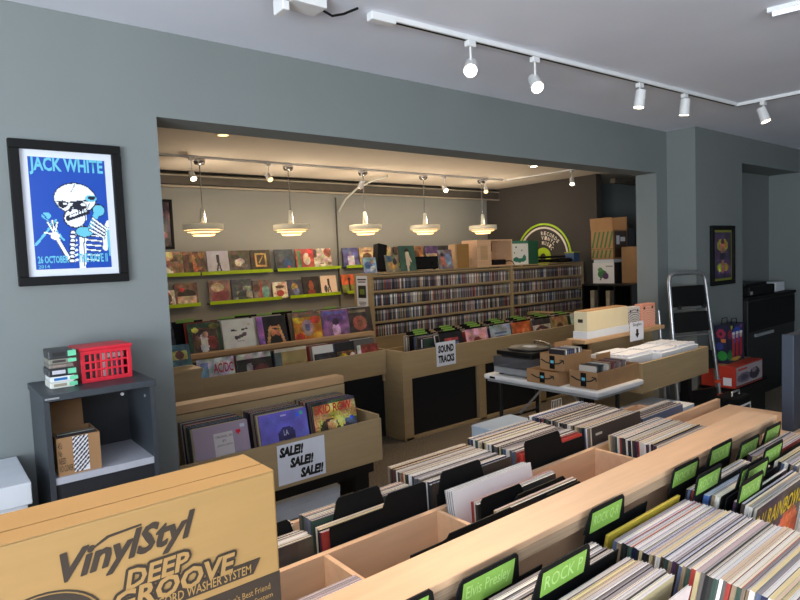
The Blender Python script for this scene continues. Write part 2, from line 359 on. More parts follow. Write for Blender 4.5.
# ------------------------------------------------------------------ ceiling lights
def track(label, pts, z):
    t = thing('lighting_track', label, 'light track', (pts[0][0], pts[0][1], z))
    p0 = Vector(pts[0]+(0,)); p1 = Vector(pts[1]+(0,)); L = (p1-p0).length
    t.rotation_euler.z = math.atan2(p1.y-p0.y, p1.x-p0.x)
    MB().box(0, L, -.017, .017, -.022, 0).build('rail', WHITE, t); MB().box(0, L, -.007, .007, -.023, -.0215).build('slot', BLACK, t)
    return t
def spot(loc, aim, label, group, energy, color=(1, .72, .42), ang=70, rail_z=None, bright=True):
    t = thing('track_spotlight', label, 'spotlight', loc, 0, group); d = (Vector(aim)-Vector(loc)).normalized()
    rz = (rail_z or loc[2]+.13) - loc[2]
    MB().box(-.026, .026, -.015, .015, rz-.052, rz-.0236).build('adapter', WHITE, t, bevel=.003)
    MB().cyl((0, 0, rz-.05), (0, 0, .02), .006, 8).build('stem', WHITE, t)
    b = MB(); b.cyl(-d*.05, d*.055, .03, 20, r1=.034); b.build('head', WHITE, t)
    MB().cyl(d*.0555, d*.058, .029, 20).build('lens', BULB if bright else GLOWS, t)
    if energy:
        l = light('spot_beam', 'SPOT', (0, 0, 0), energy, color, None, spot_size=math.radians(ang), spot_blend=.7, shadow_soft_size=.03)
        l.parent = t; l.location = d*.075; l.rotation_euler = d.to_track_quat('-Z', 'Y').to_euler()
    return t
tr = track('white ceiling track above the near bins, parallel to the poster wall', [(1.64, 2.12), (4.86, 1.98)], CZ)
MB().box(-.05, .08, -.022, .022, -.036, -.001).build('power_feed', WHITE, tr, bevel=.004)
track('white ceiling track running toward the camera at the right', [(4.9, 1.98), (5.0, .2)], CZ)
WARM = (1, .77, .52)
spot((2.17, 2.09, 2.47), (.55, .72, 1.05), 'white track spotlight nearest the ceiling feed box, glaring at the camera', 'spots on the main track', 88, WARM, 78, CZ)
spot((2.64, 2.075, 2.46), (1.6, .7, 1.0), 'second track spotlight from the feed box, glaring at the camera', 'spots on the main track', 62, WARM, 78, CZ)
spot((3.62, 2.035, 2.50), (3.5, 2.3, .5), 'white track spotlight in the middle of the main track, pointing down', 'spots on the main track', 60, WARM, 70, CZ)
spot((4.15, 2.01, 2.51), (4.3, 2.3, .5), 'white track spotlight next to the right end of the main track', 'spots on the main track', 60, WARM, 70, CZ)
spot((4.905, 1.8, 2.50), (5.0, 1.0, 0), 'white track spotlight on the short track that runs toward the camera', 'spots on the main track', 9, WARM, 70, CZ)
spot((.12, .95, 2.47), (.12, .85, 1.2), 'added unseen spotlight straight above the kraft carton, brightening its top', 'spots on the main track', 62, WARM, 75, CZ)  # unseen fill lamp, added to brighten the carton top
t = thing('ceiling_light', 'bare white tube light at the top right of the ceiling', 'ceiling light', (3.1, 1.12, CZ))
MB().box(0, .9, -.016, .016, -.02, 0).build('housing', WHITE, t, rot=(0, 0, -1.35)); MB().cyl((.02, 0, -.028), (.88, 0, -.028), .009, 12).build('tube', mat('tube_light', (226, 236, 255), .4, emit=1.6, noise=.02, scale=10), t, rot=(0, 0, -1.35))
t = thing('projector_bracket', 'broken white ceiling bracket with loose wires above the poster wall', 'bracket', (1.29, 2.14, CZ))
b = MB(); b.box(-.09, .07, -.05, .05, -.05, 0); b.box(-.12, -.09, -.03, .05, -.085, 0); b.build('mount', WHITE, t, bevel=.004)
MB().box(-.115, -.095, -.034, -.028, -.05, -.015).build('socket', BLACK, t)
MB().tube([(.05, 0, -.03), (.11, -.02, -.06), (.16, -.03, -.045), (.22, -.05, -.015)], .005, 6).build('wire', BLACK, t)
MB().tube([(-.12, 0, -.03), (-.2, .02, -.03), (-.3, .02, -.012)], .006, 6).build('wire', BLACK, t)

track('white ceiling track along the back room above the pendant lamps', [(1.2, 6.25), (7.1, 6.25)], CB)
track('white ceiling track across the back room beside the charcoal wall', [(7.2, 6.25), (7.3, 3.9)], CB)
spot((2.3, 6.25, 2.52), (2.3, 4.9, .9), 'white back room track spotlight left of the first pendant', 'spots in the back room', 40, WARM, 95, CB)
spot((3.17, 6.25, 2.55), (3.2, 4.6, .9), 'unlit looking track spotlight left of the second pendant', 'spots in the back room', 22, WARM, 80, CB, False)
spot((4.45, 6.25, 2.53), (4.3, 7.3, 1.2), 'white track spotlight right beside the middle pendant stem', 'spots in the back room', 26, WARM, 95, CB)
spot((5.88, 6.25, 2.53), (5.2, 4.3, .8), 'bright track spotlight between the two pendants near the charcoal wall', 'spots in the back room', 26, WARM, 95, CB)
spot((6.72, 6.25, 2.55), (5.6, 5.2, 1.0), 'white track spotlight above the rightmost pendant', 'spots in the back room', 24, WARM, 80, CB, False)
spot((7.24, 5.1, 2.55), (6.2, 4.3, .8), 'bright track spotlight on the cross track before the charcoal wall', 'spots in the back room', 26, WARM, 95, CB)
spot((7.28, 4.3, 2.6), (6.3, 4.0, .8), 'small track spotlight at the near end of the cross track, beside the recess', 'spots in the back room', 12, WARM, 80, CB)

for x, lab in ((2.15, 'small white recessed ceiling light near the left of the back room'), (6.35, 'small white recessed ceiling light near the right of the back room'), (4.25, 'added unseen ceiling light behind the lintel, brightening the bin fronts')):
    yy = 5.05 if x != 4.25 else 3.5  # the middle light is an unseen helper added for the bin fronts
    t = thing('downlight', lab, 'ceiling light', (x, yy, CB), 0, 'recessed lights of the back room')
    MB().lathe([(0, -.03), (.05, -.03), (.075, -.012), (.08, 0)], (0, 0, 0), 24).build('trim_ring', WHITE, t); MB().lathe([(0, -.0315), (.045, -.0315), (.045, -.03)], (0, 0, 0), 24).build('lens', BULB if x > 6 else GLOWS, t)
    l = light('downlight_beam', 'SPOT', (0, 0, 0), 55 if x == 4.25 else 26, (1, .84, .62), None, spot_size=2.5, spot_blend=.8, shadow_soft_size=.05); l.parent = t; l.location = (0, 0, -.06); l.rotation_euler = (.35 if x == 4.25 else 0, 0, 0)
def pendant(x, y, label):
    t = thing('pendant_lamp', label, 'pendant lamp', (x, y, 1.9), 0, 'tiered pendant lamps')
    top = CB - 1.9
    MB().lathe([(0, top), (.062, top), (.062, top-.02), (.05, top-.05), (.012, top-.06)]).build('canopy', CHROME, t)
    MB().cyl((0, 0, top-.055), (0, 0, .29), .006, 8).build('stem', CHROME, t)
    b = MB(); b.lathe([(.012, .3), (.022, .29), (.024, .25), (.034, .14), (.0, .138)]); b.build('neck', SHADE, t)
    b = MB(); b.lathe([(.04, .13), (.208, .128), (.214, .12), (.214, .065), (.206, .062), (.202, .068), (.202, .118), (.04, .122)]); b.build('shade', LAMPSH, t)
    b = MB(); b.lathe([(.199, .075), (.165, .072), (.168, .068), (.172, .045), (.16, .04)])
    b.lathe([(.16, .041), (.118, .038), (.122, .03), (.122, .014), (.112, .008)]); b.lathe([(.112, .009), (.108, .0), (.0, .0)]); b.build('diffuser', GLOWS, t)
    MB().lathe([(.174, .062), (.178, .062), (.178, .043), (.174, .043), (.174, .062)]).build('tier_ring', SHADE, t)
    MB().lathe([(.124, .03), (.128, .03), (.128, .012), (.124, .012), (.124, .03)]).build('tier_ring', SHADE, t)
    l = light('pendant_glow_up', 'POINT', (x, y, 2.085), 16, (1, .82, .62), shadow_soft_size=.04); l.parent = t; l.location = (.07, 0, .185)
    l = light('pendant_glow_down', 'POINT', (x, y, 1.85), 5, (1, .8, .56), shadow_soft_size=.1); l.parent = t; l.location = (0, 0, -.11)
for x, lab in [(2.46, 'leftmost tiered white pendant lamp above the wall shelves'), (3.53, 'second tiered white pendant lamp from the left'), (4.62, 'middle tiered white pendant lamp of the five, beside the hanging cable'), (5.66, 'fourth tiered white pendant lamp, above the low end of the CD rack'), (6.84, 'rightmost tiered white pendant lamp next to the charcoal wall')]:
    pendant(x, 6.45, lab)

# ------------------------------------------------------------------ near island: three rows of record compartments
isl = thing('record_island', 'long birch plywood record bin island in the foreground', 'record bin', (1.2, .8, 0))
def ip(name, mt, boxes, bevel=0, label=None):
    b = MB()
    for a in boxes: b.box(a[0]-1.2, a[1]-1.2, a[2]-.8, a[3]-.8, a[4], a[5])
    o = b.build(name, mt, isl, bevel=bevel)
    if label: o['label'] = label
    return o
ip('ledge_board', PLY, [(-.9, 2.13, .742, .842, .985, 1.0)], .002)
ip('ledge_edge', PLYEDGE, [(-.9, 2.128, .744, .84, .962, .985)], 0, 'plywood edge with dark knots')
ip('back_panel', PLY, [(-.9, 2.12, .782, .8, .55, .962)])
ip('middle_panel', PLY, [(-.9, 2.62, 1.13, 1.145, .5, .905)])
ip('far_panel', PLY, [(-.9, 2.62, 1.5, 1.515, .5, .82)])
ip('front_panel', PLY, [(-.9, 2.62, .02, .038, .5, .78)])
for x in (.34, .70, 1.06, 1.417, 1.774, 2.12): ip('partition', PLY, [(x-.006, x+.006, .038, .68, .56, .74)])
for x in (.324, .662, 1.0, 1.345, 1.70, 2.05): ip('partition', PLY, [(x-.006, x+.006, .8, 1.13, .56, .903)]); ip('partition', PLY, [(x-.006, x+.006, 1.145, 1.5, .56, .8)])
ip('bin_floor', PLY, [(-.9, 2.62, .038, .782, .61, .635), (-.9, 2.62, .8, 1.13, .56, .58), (1.006, 1.339, .8, 1.13, .62, .64), (.33, .656, .8, 1.13, .59, .61), (-.9, 2.62, 1.145, 1.5, .56, .58)])
ip('base', TAN, [(-.9, 2.6, .06, 1.5, 0, .56)])
ip('end_panel', PLY, [(2.6, 2.63, .02, 1.515, .02, .82)])
ip('end_counter', PLY, [(2.14, 2.63, .76, 1.1, .86, .885)], .002)

DIVS = {}
def divider(x, y, z, tilt, label, txt=None, pos=.0, tabw=.135, tabh=.05, w_=.3, h=.33, green=True, grp=None):
    t = thing('record_divider', label, 'divider card', (x, y, z), 0, grp); t.rotation_euler = (tilt, 0, 0)
    a = w_/2; tx0 = -a + pos*(w_-tabw); tx1 = tx0 + tabw; hb = h-tabh
    pts = [(-a, 0, 0), (a, 0, 0), (a, 0, hb)]
    if pos < .999: pts += [(tx1+.012, 0, hb)]
    pts += [(tx1, 0, h-.008), (tx1-.008, 0, h), (tx0+.008, 0, h), (tx0, 0, h-.008)]
    if pos > .001: pts += [(tx0-.012, 0, hb)]
    pts += [(-a, 0, hb)]
    MB().prism(pts, (0, .0025, 0)).build('card', BLACK, t)
    if green:
        MB().box(tx0+.009, tx1-.01, -.0012, -.0002, h-tabh-.002, h-.01).build('tab_label', GREEN, t)
        if txt: text(txt, mat('pale_green_print', (178, 212, 128), .5, noise=.03, scale=40), t, (tx0+.016, -.0014, h-tabh+.01), UX, UZ, tabw-.036, tabh-.028, bold=.005)
    return t
ZA, TA = .654, math.radians(11)
GA = 'records filed in the front row of the near island'
# front row, column by column
divider(.53, .774, .697, TA, 'leftmost green tabbed divider, at the bottom edge of the picture', 'Police', .6, .14, .05, .26)
stack(.52, .69, .765, ZA, TA, 'record sleeve filed in front of the leftmost green tabbed divider', GA)
divider(.54, .682, .655, TA, 'low green tab peeping up in front of the leftmost front records', None, .8, .12)
divider(.785, .776, .683, TA, 'black divider with a green tab just left of the Rock P one', 'Elvis Presley', .1, .15, .06, .24)
stack(.88, .705, .764, ZA, TA, 'record sleeve filed between the Rock P divider and the green tab behind it', GA)
divider(.885, .693, .695, TA, 'black divider with a green Rock P tab in the middle of a record stack', 'ROCK P', .3, .145, .055)
stack(.88, .585, .689, ZA, TA, 'record sleeve filed in front of the green Rock P divider', GA)
pk = sleeve_mesh('record_sleeve', (222,206,204), (230,220,214), paint((226,210,206), [('e', .5, .78, .1, .1, (168,140,70))], 24))
place(pk, 'record_sleeve', (.884, .567, ZA-.008), TA+.02, 0, 'pale pink sleeve with a gold disc at the front of the Rock P stack', 'record', None)
divider(1.172, .776, .692, TA, 'black divider with a green Rock Q-R tab leaning on the plywood back panel', 'ROCK Q-R', .02, .13, .055, .245)
ye = sleeve_mesh('record_sleeve', (196,170,60), (204,182,70), None, t=.006)
place(ye, 'record_sleeve', (1.24, .757, ZA), TA, 0, 'yellow edged record sleeve right in front of the black Rock Q-R divider', 'record', None)
stack(1.238, .36, .747, ZA-.006, TA, 'record sleeve in the long tightly packed stack below the Rock Q-R divider', GA)
XD = 1.59
divider(XD-.04, .776, .69, TA, 'green tabbed divider at the left above the blue edged sleeves', 'ROCK R', .0, .135)
stack(XD, .728, .764, ZA, TA, 'record sleeve filed behind the blue edged sleeves of the yellow lettering column', GA)
divider(XD+.01, .7785, .694, TA, 'green tabbed divider at the back right of that column, top near the ledge', 'ROCK R', .92, .13)
divider(XD-.05, .7135, .692, TA, 'green tabbed divider in front of the blue edged sleeves, lower left', 'ROCK R', .0, .13)
be = sleeve_mesh('record_sleeve', (70,100,160), (190,200,214), None, t=.006)
for k in range(2): place(be, 'record_sleeve', (XD, .7145-.0066*k, ZA), TA, 0, 'blue edged sleeve in the column that ends with yellow lettering', 'record', 'blue edged sleeves')
stack(XD, .678, .702, ZA, TA, 'record sleeve filed between the left and the paired green tabs', GA)
divider(XD-.01, .667, .69, TA, 'rear green tab of the overlapping pair near the right edge', 'ROCK R', .5, .13)
divider(XD, .66, .687, TA, 'front green tab of the overlapping pair near the right edge', 'ROCK R', .56, .13)
stack(XD, .642, .655, ZA, TA, 'record sleeve filed right in front of the paired green tabs', GA)
divider(XD-.03, .633, .686, TA, 'nearest green tabbed divider, two sleeves behind the yellow lettering', 'ROCK R', .0, .13, .05, .265)
stack(XD, .609, .633, ZA, TA, 'record sleeve filed between the nearest green tab and the yellow lettering', GA)
arr = paint((62,58,58), [('e',.75,.5,.25,.3,(170,80,50)),('e',.5,.3,.3,.25,(120,60,70)),('e',.9,.25,.2,.25,(196,120,60)),('e',.25,.45,.18,.16,(84,70,110)),('e',.6,.1,.3,.1,(50,44,60))], 26, noise=.2, seed=9)
rb = sleeve_mesh('record_sleeve', (196,186,170), (214,200,186), arr)
o = place(rb, 'record_sleeve', (XD+.005, .598, ZA-.004), TA-.02, 0, 'dark orange sleeve with big yellow capital lettering at the right edge', 'record', None)
text('IN/ RAINBOWS', ink((222,190,40), 'yellow'), o, (-.15, -.0036, .24), UX, UZ, .298, .048, bold=.015)
XE = 1.946
divider(XE-.03, .771, .672, TA, 'black divider with a small green tab just before the end of the ledge', 'ROCK R', .05, .13)
stack(XE, .715, .764, ZA, TA, 'record sleeve in the last front column, behind its second green tab', GA)
divider(XE-.04, .703, .674, TA, 'green tabbed divider low in the last front column', 'ROCK R', .0, .13)
divider(XE+.005, .7785, .67, TA, 'green tabbed divider at the far right beyond the ledge end', 'ROCK R', .95, .12)
stack(XE, .60, .698, ZA, TA, 'grey record sleeve in the last front column, before its low green tab', GA)

# rear rows
GC = 'records filed in the far row of the near island'
XC = [.155, .495, .834, 1.174, 1.53, 1.878]
TC, ZC = -math.radians(2.5), .642
def plain(x, y, z, tilt, label, pos, tabw, tabh=.05, w_=.296, h=.33): return divider(x, y, z, tilt, label, None, pos, tabw, tabh, w_, h, False)
cl = sleeve_mesh('record_sleeve', (70,60,54), (200,186,170), blobs(31, [(62,54,48),(74,66,58),(52,46,42),(84,76,64)], 16, 6, .1), t=.004)
place(cl, 'record_sleeve', (XC[1], 1.152, ZC-.01), TC, 0, 'dark brown sleeve in clear plastic behind the cardboard box corner', 'record')
stack(XC[1], 1.157, 1.215, ZC-.014, TC, 'record sleeve filed behind the dark brown sleeve in clear plastic', GC)
plain(XC[1]+.003, 1.222, ZC-.01, TC, 'black divider card standing behind the dark brown plastic sleeve', .9, .16)
stack(XC[1], 1.23, 1.27, ZC-.01, TC, 'record sleeve at the back of the column with the dark brown sleeve', GC)
plain(XC[2]+.008, 1.15, ZC+.003, TC, 'wide plain black divider card facing the empty plywood compartment', 1, .13, .03)
stack(XC[2], 1.157, 1.195, ZC-.018, TC, 'record sleeve filed between the black dividers left of the white sleeve', GC)
plain(XC[2]+.004, 1.202, ZC+.01, TC, 'second black divider card behind the wide one left of the white sleeve', .35, .13)
stack(XC[2], 1.209, 1.27, ZC-.008, TC, 'pinkish record sleeve at the back of the black divider column', GC)
wh = sleeve_mesh('record_sleeve', (226,222,216), (236,232,226), paint((232,226,220), [('o',.62,.5,.09,.12,.12,(206,196,188)),('o',.84,.5,.07,.1,.12,(212,202,194))], 30), t=.007)
TW_ = -math.radians(9)
place(wh, 'record_sleeve', (XC[3], 1.052, .652), TW_, 0, 'large plain white record sleeve facing the camera', 'record')
we = sleeve_mesh('record_sleeve', (214,214,214), (236,234,232), None, t=.006)
for k in range(3): place(we, 'record_sleeve', (XC[3], 1.0605+.0075*k, .648), TW_, 0, 'white edged record sleeve directly behind the plain white one', 'record', GC)
plain(XC[3], 1.15, ZC+.012, TC, 'black divider tab standing behind the plain white sleeve', .12, .15, .055)
stack(XC[3], 1.158, 1.36, ZC+.002, TC, 'record sleeve filed behind the plain white sleeve in the far row', GC)
plain(XC[4]+.003, 1.15, ZC+.018, TC, 'big black divider card with a tall left tab in front of red edged sleeves', .0, .17, .045)
rd = sleeve_mesh('record_sleeve', (206,60,48), (206,70,56), None, t=.004)
for k in range(2): place(rd, 'record_sleeve', (XC[4], 1.159+.006*k, ZC), TC, 0, 'bright red edged sleeve behind the big black divider card', 'record', 'red edged sleeves')
stack(XC[4], 1.17, 1.39, ZC+.002, TC, 'record sleeve filed behind the big black divider and the red sleeves', GC)
arr = paint((58,50,48), [('r',.08,.9-.06*i,.2+.12*((i*7) % 3), .915-.06*i, (196,186,176)) for i in range(12)], 40)
dk = sleeve_mesh('record_sleeve', (210,190,168), (222,200,176), arr)
place(dk, 'record_sleeve', (XC[5]+.003, 1.152, ZC+.01), TC, 0, 'dark brown back cover with small white track list', 'record')
stack(XC[5], 1.158, 1.42, ZC+.004, TC, 'record sleeve filed behind the dark brown track list cover', GC)
GB = 'records filed in the middle row behind the ledge'
PKS = [sleeve_mesh('record_sleeve', c, tp, None, w_=.3, t=.006) for c, tp in (((200,182,186),(214,196,198)), ((150,136,140),(190,176,182)), ((92,80,90),(226,208,208)))]
for k in range(8): place(PKS[(0, 0, 1, 0, 2, 0, 1, 0)[k]], 'record_sleeve', (XC[1]+.001, .925+.0072*k, .6115), TC, 0, 'pale pink record sleeve standing behind the ledge near the cardboard box', 'record', GB)
plain(XC[2]+.01, .862, .665, -.03, 'lowest black divider edge just above the ledge, left of the white sleeve', 1, .2, .01)
plain(XC[3]-.002, .91, .6405, TC, 'nearest black divider with its tab at the right, below the white sleeve', 1, .15, .03, .3, .312)
stack(XC[3], .925, .945, .6405, TC, 'pale edged record sleeve between the black dividers below the white sleeve', GB)
plain(XC[3]-.002, .953, .6405, TC, 'wide tabbed black divider in the middle of the white sleeve compartment', .9, .2, .03, .3, .317)
plain(XC[3]-.002, .985, .6405, TC, 'black divider with its tab at the left just in front of the white sleeve', .0, .15, .04, .3, .325)
stack(XC[3], .995, 1.02, .6405, TC, 'blue edged record sleeve at the foot of the plain white sleeve', GB, .003, 1.1)
stack(XC[5], .87, 1.085, .64, TC, 'record sleeve in the tight stack behind the right end of the ledge', GB)
stack(2.225, 1.16, 1.24, ZC-.03, TC, 'record sleeve in the small stack beyond the end of the ledge', GC)
# dark upright box on the end counter
t = thing('storage_box', 'tall navy storage box standing past the end of the ledge', 'storage box', (2.37, .79, .886))
b = MB(); b.box(0, .012, -.016, .022, 0, .345); b.build('side', NAVY, t, bevel=.002)
b = MB(); b.box(.012, .25, -.016, .022, 0, .342); b.build('body', NAVYD, t, bevel=.002)

# kraft box with the record washer print
kb = thing('cardboard_box', 'large kraft cardboard box with dark record washer printing on the ledge', 'box', (.0, .7935, 1.0005))
MB().box(-.22, .362, -.0485, .05, 0, .268).build('carton', KRAFT, kb, bevel=.003)
MB().box(-.22, .361, -.048, -.012, .2681, .2693).build('flap', KRAFT, kb); MB().box(-.22, .361, -.009, .0495, .2681, .2693).build('flap', KRAFT, kb)
FY = -.0488
def pb(name, pts, mt=INK, d=-.0004): return MB().prism([(x, FY, z) for x, z in pts], (0, d, 0)).build(name, mt, kb)
text('VinylStyl', INK, kb, (.1, FY, .199), (UX*.995+UZ*.05), UZ, .15, .042, shear=.35, bold=.012, ring=.0011, step=.000002)
pb('swash', [(.135, .237), (.15, .244), (.186, .247), (.186, .2495), (.148, .247), (.132, .238)]); pb('swash', [(.2, .193), (.222, .197), (.226, .202), (.202, .1955)])
pb('banner', [(.165, .1375), (.322, .1375), (.333, .156), (.165, .156)], d=-.0016)
for s_, a in (('DEEP', (.163, .176, .076, .023)), ('GROOVE', (.148, .15, .15, .027))):
    text(s_, INK, kb, (a[0], FY-.0009, a[1]), UX, UZ, a[2], a[3], 'letter_outline', shear=.2, bold=.03, ring=.0032)
    text(s_, KRAFT, kb, (a[0], FY-.0016, a[1]), UX, UZ, a[2], a[3], shear=.2, bold=.03)
b = MB(); b.box(-.2, .361, FY-.0004, FY, .0, .128); b.build('lower_band', INK, kb)
text('RECORD WASHER SYSTEM', KRAFT, kb, (.185, FY-.0020, .1405), UX, UZ, .134, .012, bold=.01, shear=.1)
text("Record Collection's Best Friend", KRAFT, kb, (.23, FY-.0008, .108), UX, UZ, .115, .009)
text('Washing and Drying System', KRAFT, kb, (.24, FY-.0008, .094), UX, UZ, .108, .009)
b = MB()
for r0, r1 in ((.066, .0635), (.061, .045)): 
    n = 40
    for i in range(n):
        a0, a1 = 2*math.pi*i/n, 2*math.pi*(i+1)/n
        b.prism([(.075+r0*math.cos(a0), FY, .155+r0*.75*math.sin(a0)), (.075+r0*math.cos(a1), FY, .155+r0*.75*math.sin(a1)), (.075+r1*math.cos(a1), FY, .155+r1*.75*math.sin(a1)), (.075+r1*math.cos(a0), FY, .155+r1*.75*math.sin(a0))], (0, -.0006, 0))
b.build('record_print', INK, kb)

# ------------------------------------------------------------------ grey bookcase with tapes, crate and carton
bc = thing('bookcase', 'charcoal two shelf bookcase under the framed poster', 'bookcase', (.505, 2.615, 0))
MB().box(-.19, -.172, -.17, .18, 0, 1.097).build('side_panel', GREY, bc); MB().box(.172, .19, -.17, .18, 0, 1.097).build('side_panel', GREY, bc)
MB().box(-.195, .195, -.176, .183, 1.097, 1.122).build('top_panel', GREY, bc, bevel=.002)
MB().box(-.172, .172, .168, .178, .05, 1.097).build('back_board', DGREY, bc)
MB().box(-.172, .172, -.165, .168, .79, .815).build('shelf', LGREY, bc)
MB().box(-.172, .172, -.165, .168, .05, .07).build('shelf', DGREY, bc)
MB().box(-.172, .172, -.16, -.145, .07, .79).build('door', DGREY, bc)
MB().cyl((.07, -.177, 1.085), (.07, -.17, 1.085), .006, 10).build('screw_cap', SILV, bc); MB().cyl((.1719, -.1, 1.05), (.169, -.1, 1.05), .006, 8).build('screw_cap', SILV, bc)
MB().box(-.186, -.141, -.1768, -.1761, 1.105, 1.111).build('maker_plate', SILV, bc)
# video tapes
tz = 1.1225
for i, (th, body, lab, tagc, label) in enumerate([(.026, (214,216,206), (150,140,120), 1, 'pale green video case at the bottom of the stack'), (.024, (226,228,226), (30,110,180), 1, 'white video case with a blue label, second from the bottom'), (.034, (40,40,46), (200,200,210), 1, 'black video case with white lettering, third from the bottom'), (.018, (120,112,104), (150,130,120), 0, 'thin brown grey tape case above the black video case'), (.022, (132,130,118), (60,50,48), 1, 'grey tape case second from the top of the stack'), (.036, (52,54,56), (30,30,32), 1, 'dark grey case on top of the tape stack')]):
    th *= .9; t = thing('video_case', label, 'video case', (.407+random.uniform(-.003, .003), 2.64, tz), 0, 'tape stack on the bookcase')
    MB().box(-.052, .03, -.085, .035, 0, th-.0006).build('case', mat('case_%d' % i, body, .4, noise=.08, scale=30), t, bevel=.003)
    MB().box(-.04, .004, -.0862, -.085, th*.3, th*.75).build('spine_label', mat('case_label_%d' % i, lab, .5, noise=.1, scale=60), t)
    if tagc: MB().box(.012, .04, -.0864, -.04, th*.2, th*.85).build('price_sticker', mat('mint_sticker', (110, 205, 160), .5, noise=.05, scale=30), t)
    tz += th
# red crate
cr = thing('plastic_crate', 'red plastic crate lying on its side on top of the bookcase', 'crate', (.557, 2.665, 1.1225), .05)
b = MB(); CW, CH, CDp = .094, .126, .08
frame_bars(b, -CW, CW, 0, CH, -CDp, -CDp+.012, .016)
for k in range(1, 8): xx = -CW+.016+k*(2*CW-.032)/8; b.box(xx-.004, xx+.004, -CDp+.001, -CDp+.009, .016, CH-.016)
for k in range(1, 3): zz = .016+k*(CH-.032)/3; b.box(-CW+.016, CW-.016, -CDp+.0005, -CDp+.0085, zz-.004, zz+.004)
b.build('grid_wall', RED, cr, bevel=.0015)
b = MB(); b.box(-CW+.002, CW-.002, -CDp+.012, CDp, CH-.006, CH); b.box(-CW+.002, CW-.002, -CDp+.012, CDp, 0, .006); b.box(-CW+.002, -CW+.008, -CDp+.012, CDp, .006, CH-.006); b.box(CW-.008, CW-.002, -CDp+.012, CDp, .006, CH-.006); b.box(-CW+.004, CW-.004, CDp-.006, CDp-.001, .006, CH-.006)
b.build('shell', RED, cr)
b = MB(); b.box(-CW-.005, CW+.005, -CDp-.004, CDp+.002, CH-.002, CH+.012); b.build('rim', RED, cr, bevel=.004)
for k, (c, nm) in enumerate([((40,40,44), 'black cassette in its case at the left inside the red crate'), ((60,56,56), 'dark grey cassette inside the red crate, second from the left'), ((190,70,70), 'pinkish red cassette inside the red crate'), ((222,222,222), 'white cassette in the middle of the red crate'), ((70,110,90), 'green grey cassette inside the red crate'), ((80,90,110), 'slate cassette inside the red crate, second from the right'), ((60,50,90), 'purple cassette at the right inside the red crate')]):
    o = MB().box(-.0103, .0103, -.055, .055, 0, .104, 0, lin(c)).box(-.0102, .0102, -.0555, -.05, .08, .098, 0, lin((220,220,218) if k > 2 else (70,66,66))).build('cassette', PRT, None, (.4905+.0214*k, 2.663, 1.1295))
    tag(o, nm, 'cassette', 'cassettes in the red crate')
# carton inside the bookcase
ct = thing('cardboard_box', 'small open brown carton with marker writing inside the grey bookcase', 'box', (.418, 2.55, .8155))
b = MB(); b.box(-.072, .072, -.09, -.086, 0, .14); b.box(-.072, .072, .076, .08, 0, .14); b.box(-.072, -.068, -.086, .076, 0, .14); b.box(.068, .072, -.086, .076, 0, .14); b.box(-.068, .068, -.086, .076, 0, .004); b.build('carton', CARD, ct)
MB().box(-.07, .055, .078, .082, .14, .25, M=Matrix.Rotation(-.12, 4, 'X')).build('flap', CARD, ct)
b = MB(); zt = paint((226,226,230), [('l', -.3, .12*i-.3, 1.3, .12*i+.35, .09, (40,40,52)) for i in range(12)], 20, 36); b.art((.0-.02, -.0912, .006), (.052, 0, 0), (0, 0, .132), zt); b.build('zebra_tape', PRT, ct)
text("45's\nNo\nNEED\nVO COVER", BINK, ct, (-.068, -.0903, .015), UX, UZ, .044, .11, shear=.2)
for k in range(5): tag(MB().box(-.062, .062, -.0035, .0035, 0, .14, 0, lin(SPINES[(k*3) % 14])).build('single_sleeve', PRT, None, (.418, 2.485+.01*k, .8205)), 'seven inch single filed in the small open brown carton', 'record', 'singles in the brown carton')
# white archive box at the left edge
ab = thing('archive_box', 'white archive box on the floor at the left edge beside the bookcase', 'box', (.095, 2.6, -.0)); ab.scale = (1, 1, .965)
MB().box(-.16, .15, -.19, .18, 0, .45).build('lower_box', WHITEC, ab, bevel=.003); MB().box(-.155, .145, -.185, .175, .451, .79).build('body', WHITEC, ab, bevel=.003); MB().box(-.163, .158, -.2, .19, .79, .87).build('lid', WHITEC, ab, bevel=.003)

# ------------------------------------------------------------------ sale bin in the opening
sb = thing('sale_bin', 'tan record bin with a sale sign on black legs', 'record bin', (1.6, 3.3, 0))
def sp(name, mt, boxes, par=sb, c=(1.6, 3.3), bevel=0):
    b = MB()
    for a in boxes: b.box(a[0]-c[0], a[1]-c[0], a[2]-c[1], a[3]-c[1], a[4], a[5])
    return b.build(name, mt, par, bevel=bevel)
sp('front_panel', TAN, [(.95, 2.24, 3.05, 3.07, .28, .55)], bevel=.002)
sp('end_panel', TAN, [(2.222, 2.24, 3.07, 3.4, .28, .57)]); sp('end_panel', TAN, [(.95, .97, 3.07, 3.4, .28, .57)])
sp('back_panel', TAN, [(.95, 2.2, 3.4, 3.42, .28, .73)]); sp('bin_floor', TAN, [(.97, 2.222, 3.07, 3.4, .37, .385)])
sp('ledge', OAK, [(.93, 2.2, 3.40, 3.50, .735, .785)], bevel=.003)
sp('leg', DMETAL, [(2.10, 2.2, 3.16, 3.2, 0, .28)]); sp('leg', DMETAL, [(.98, 1.08, 3.16, 3.2, 0, .28)]); sp('rail', DMETAL, [(1.0, 2.2, 3.1, 3.14, .2, .28)]); sp('leg', DMETAL, [(2.1, 2.2, 3.34, 3.38, 0, .28)]); sp('leg', DMETAL, [(.98, 1.08, 3.34, 3.38, 0, .28)])
t = tag(MB().box(0, .31, -.002, 0, 0, .232).build('sale_sign', PAPER, None, (1.503, 3.0495, .302)), 'white paper sign reading SALE three times on the bin front', 'sign')
for i in range(3): text('SALE!!', BINK, t, (.012+.064*i, -.0021, .158-.072*i), UX, UZ, .155, .06, shear=.2, bold=.065)
TS = -math.radians(11)
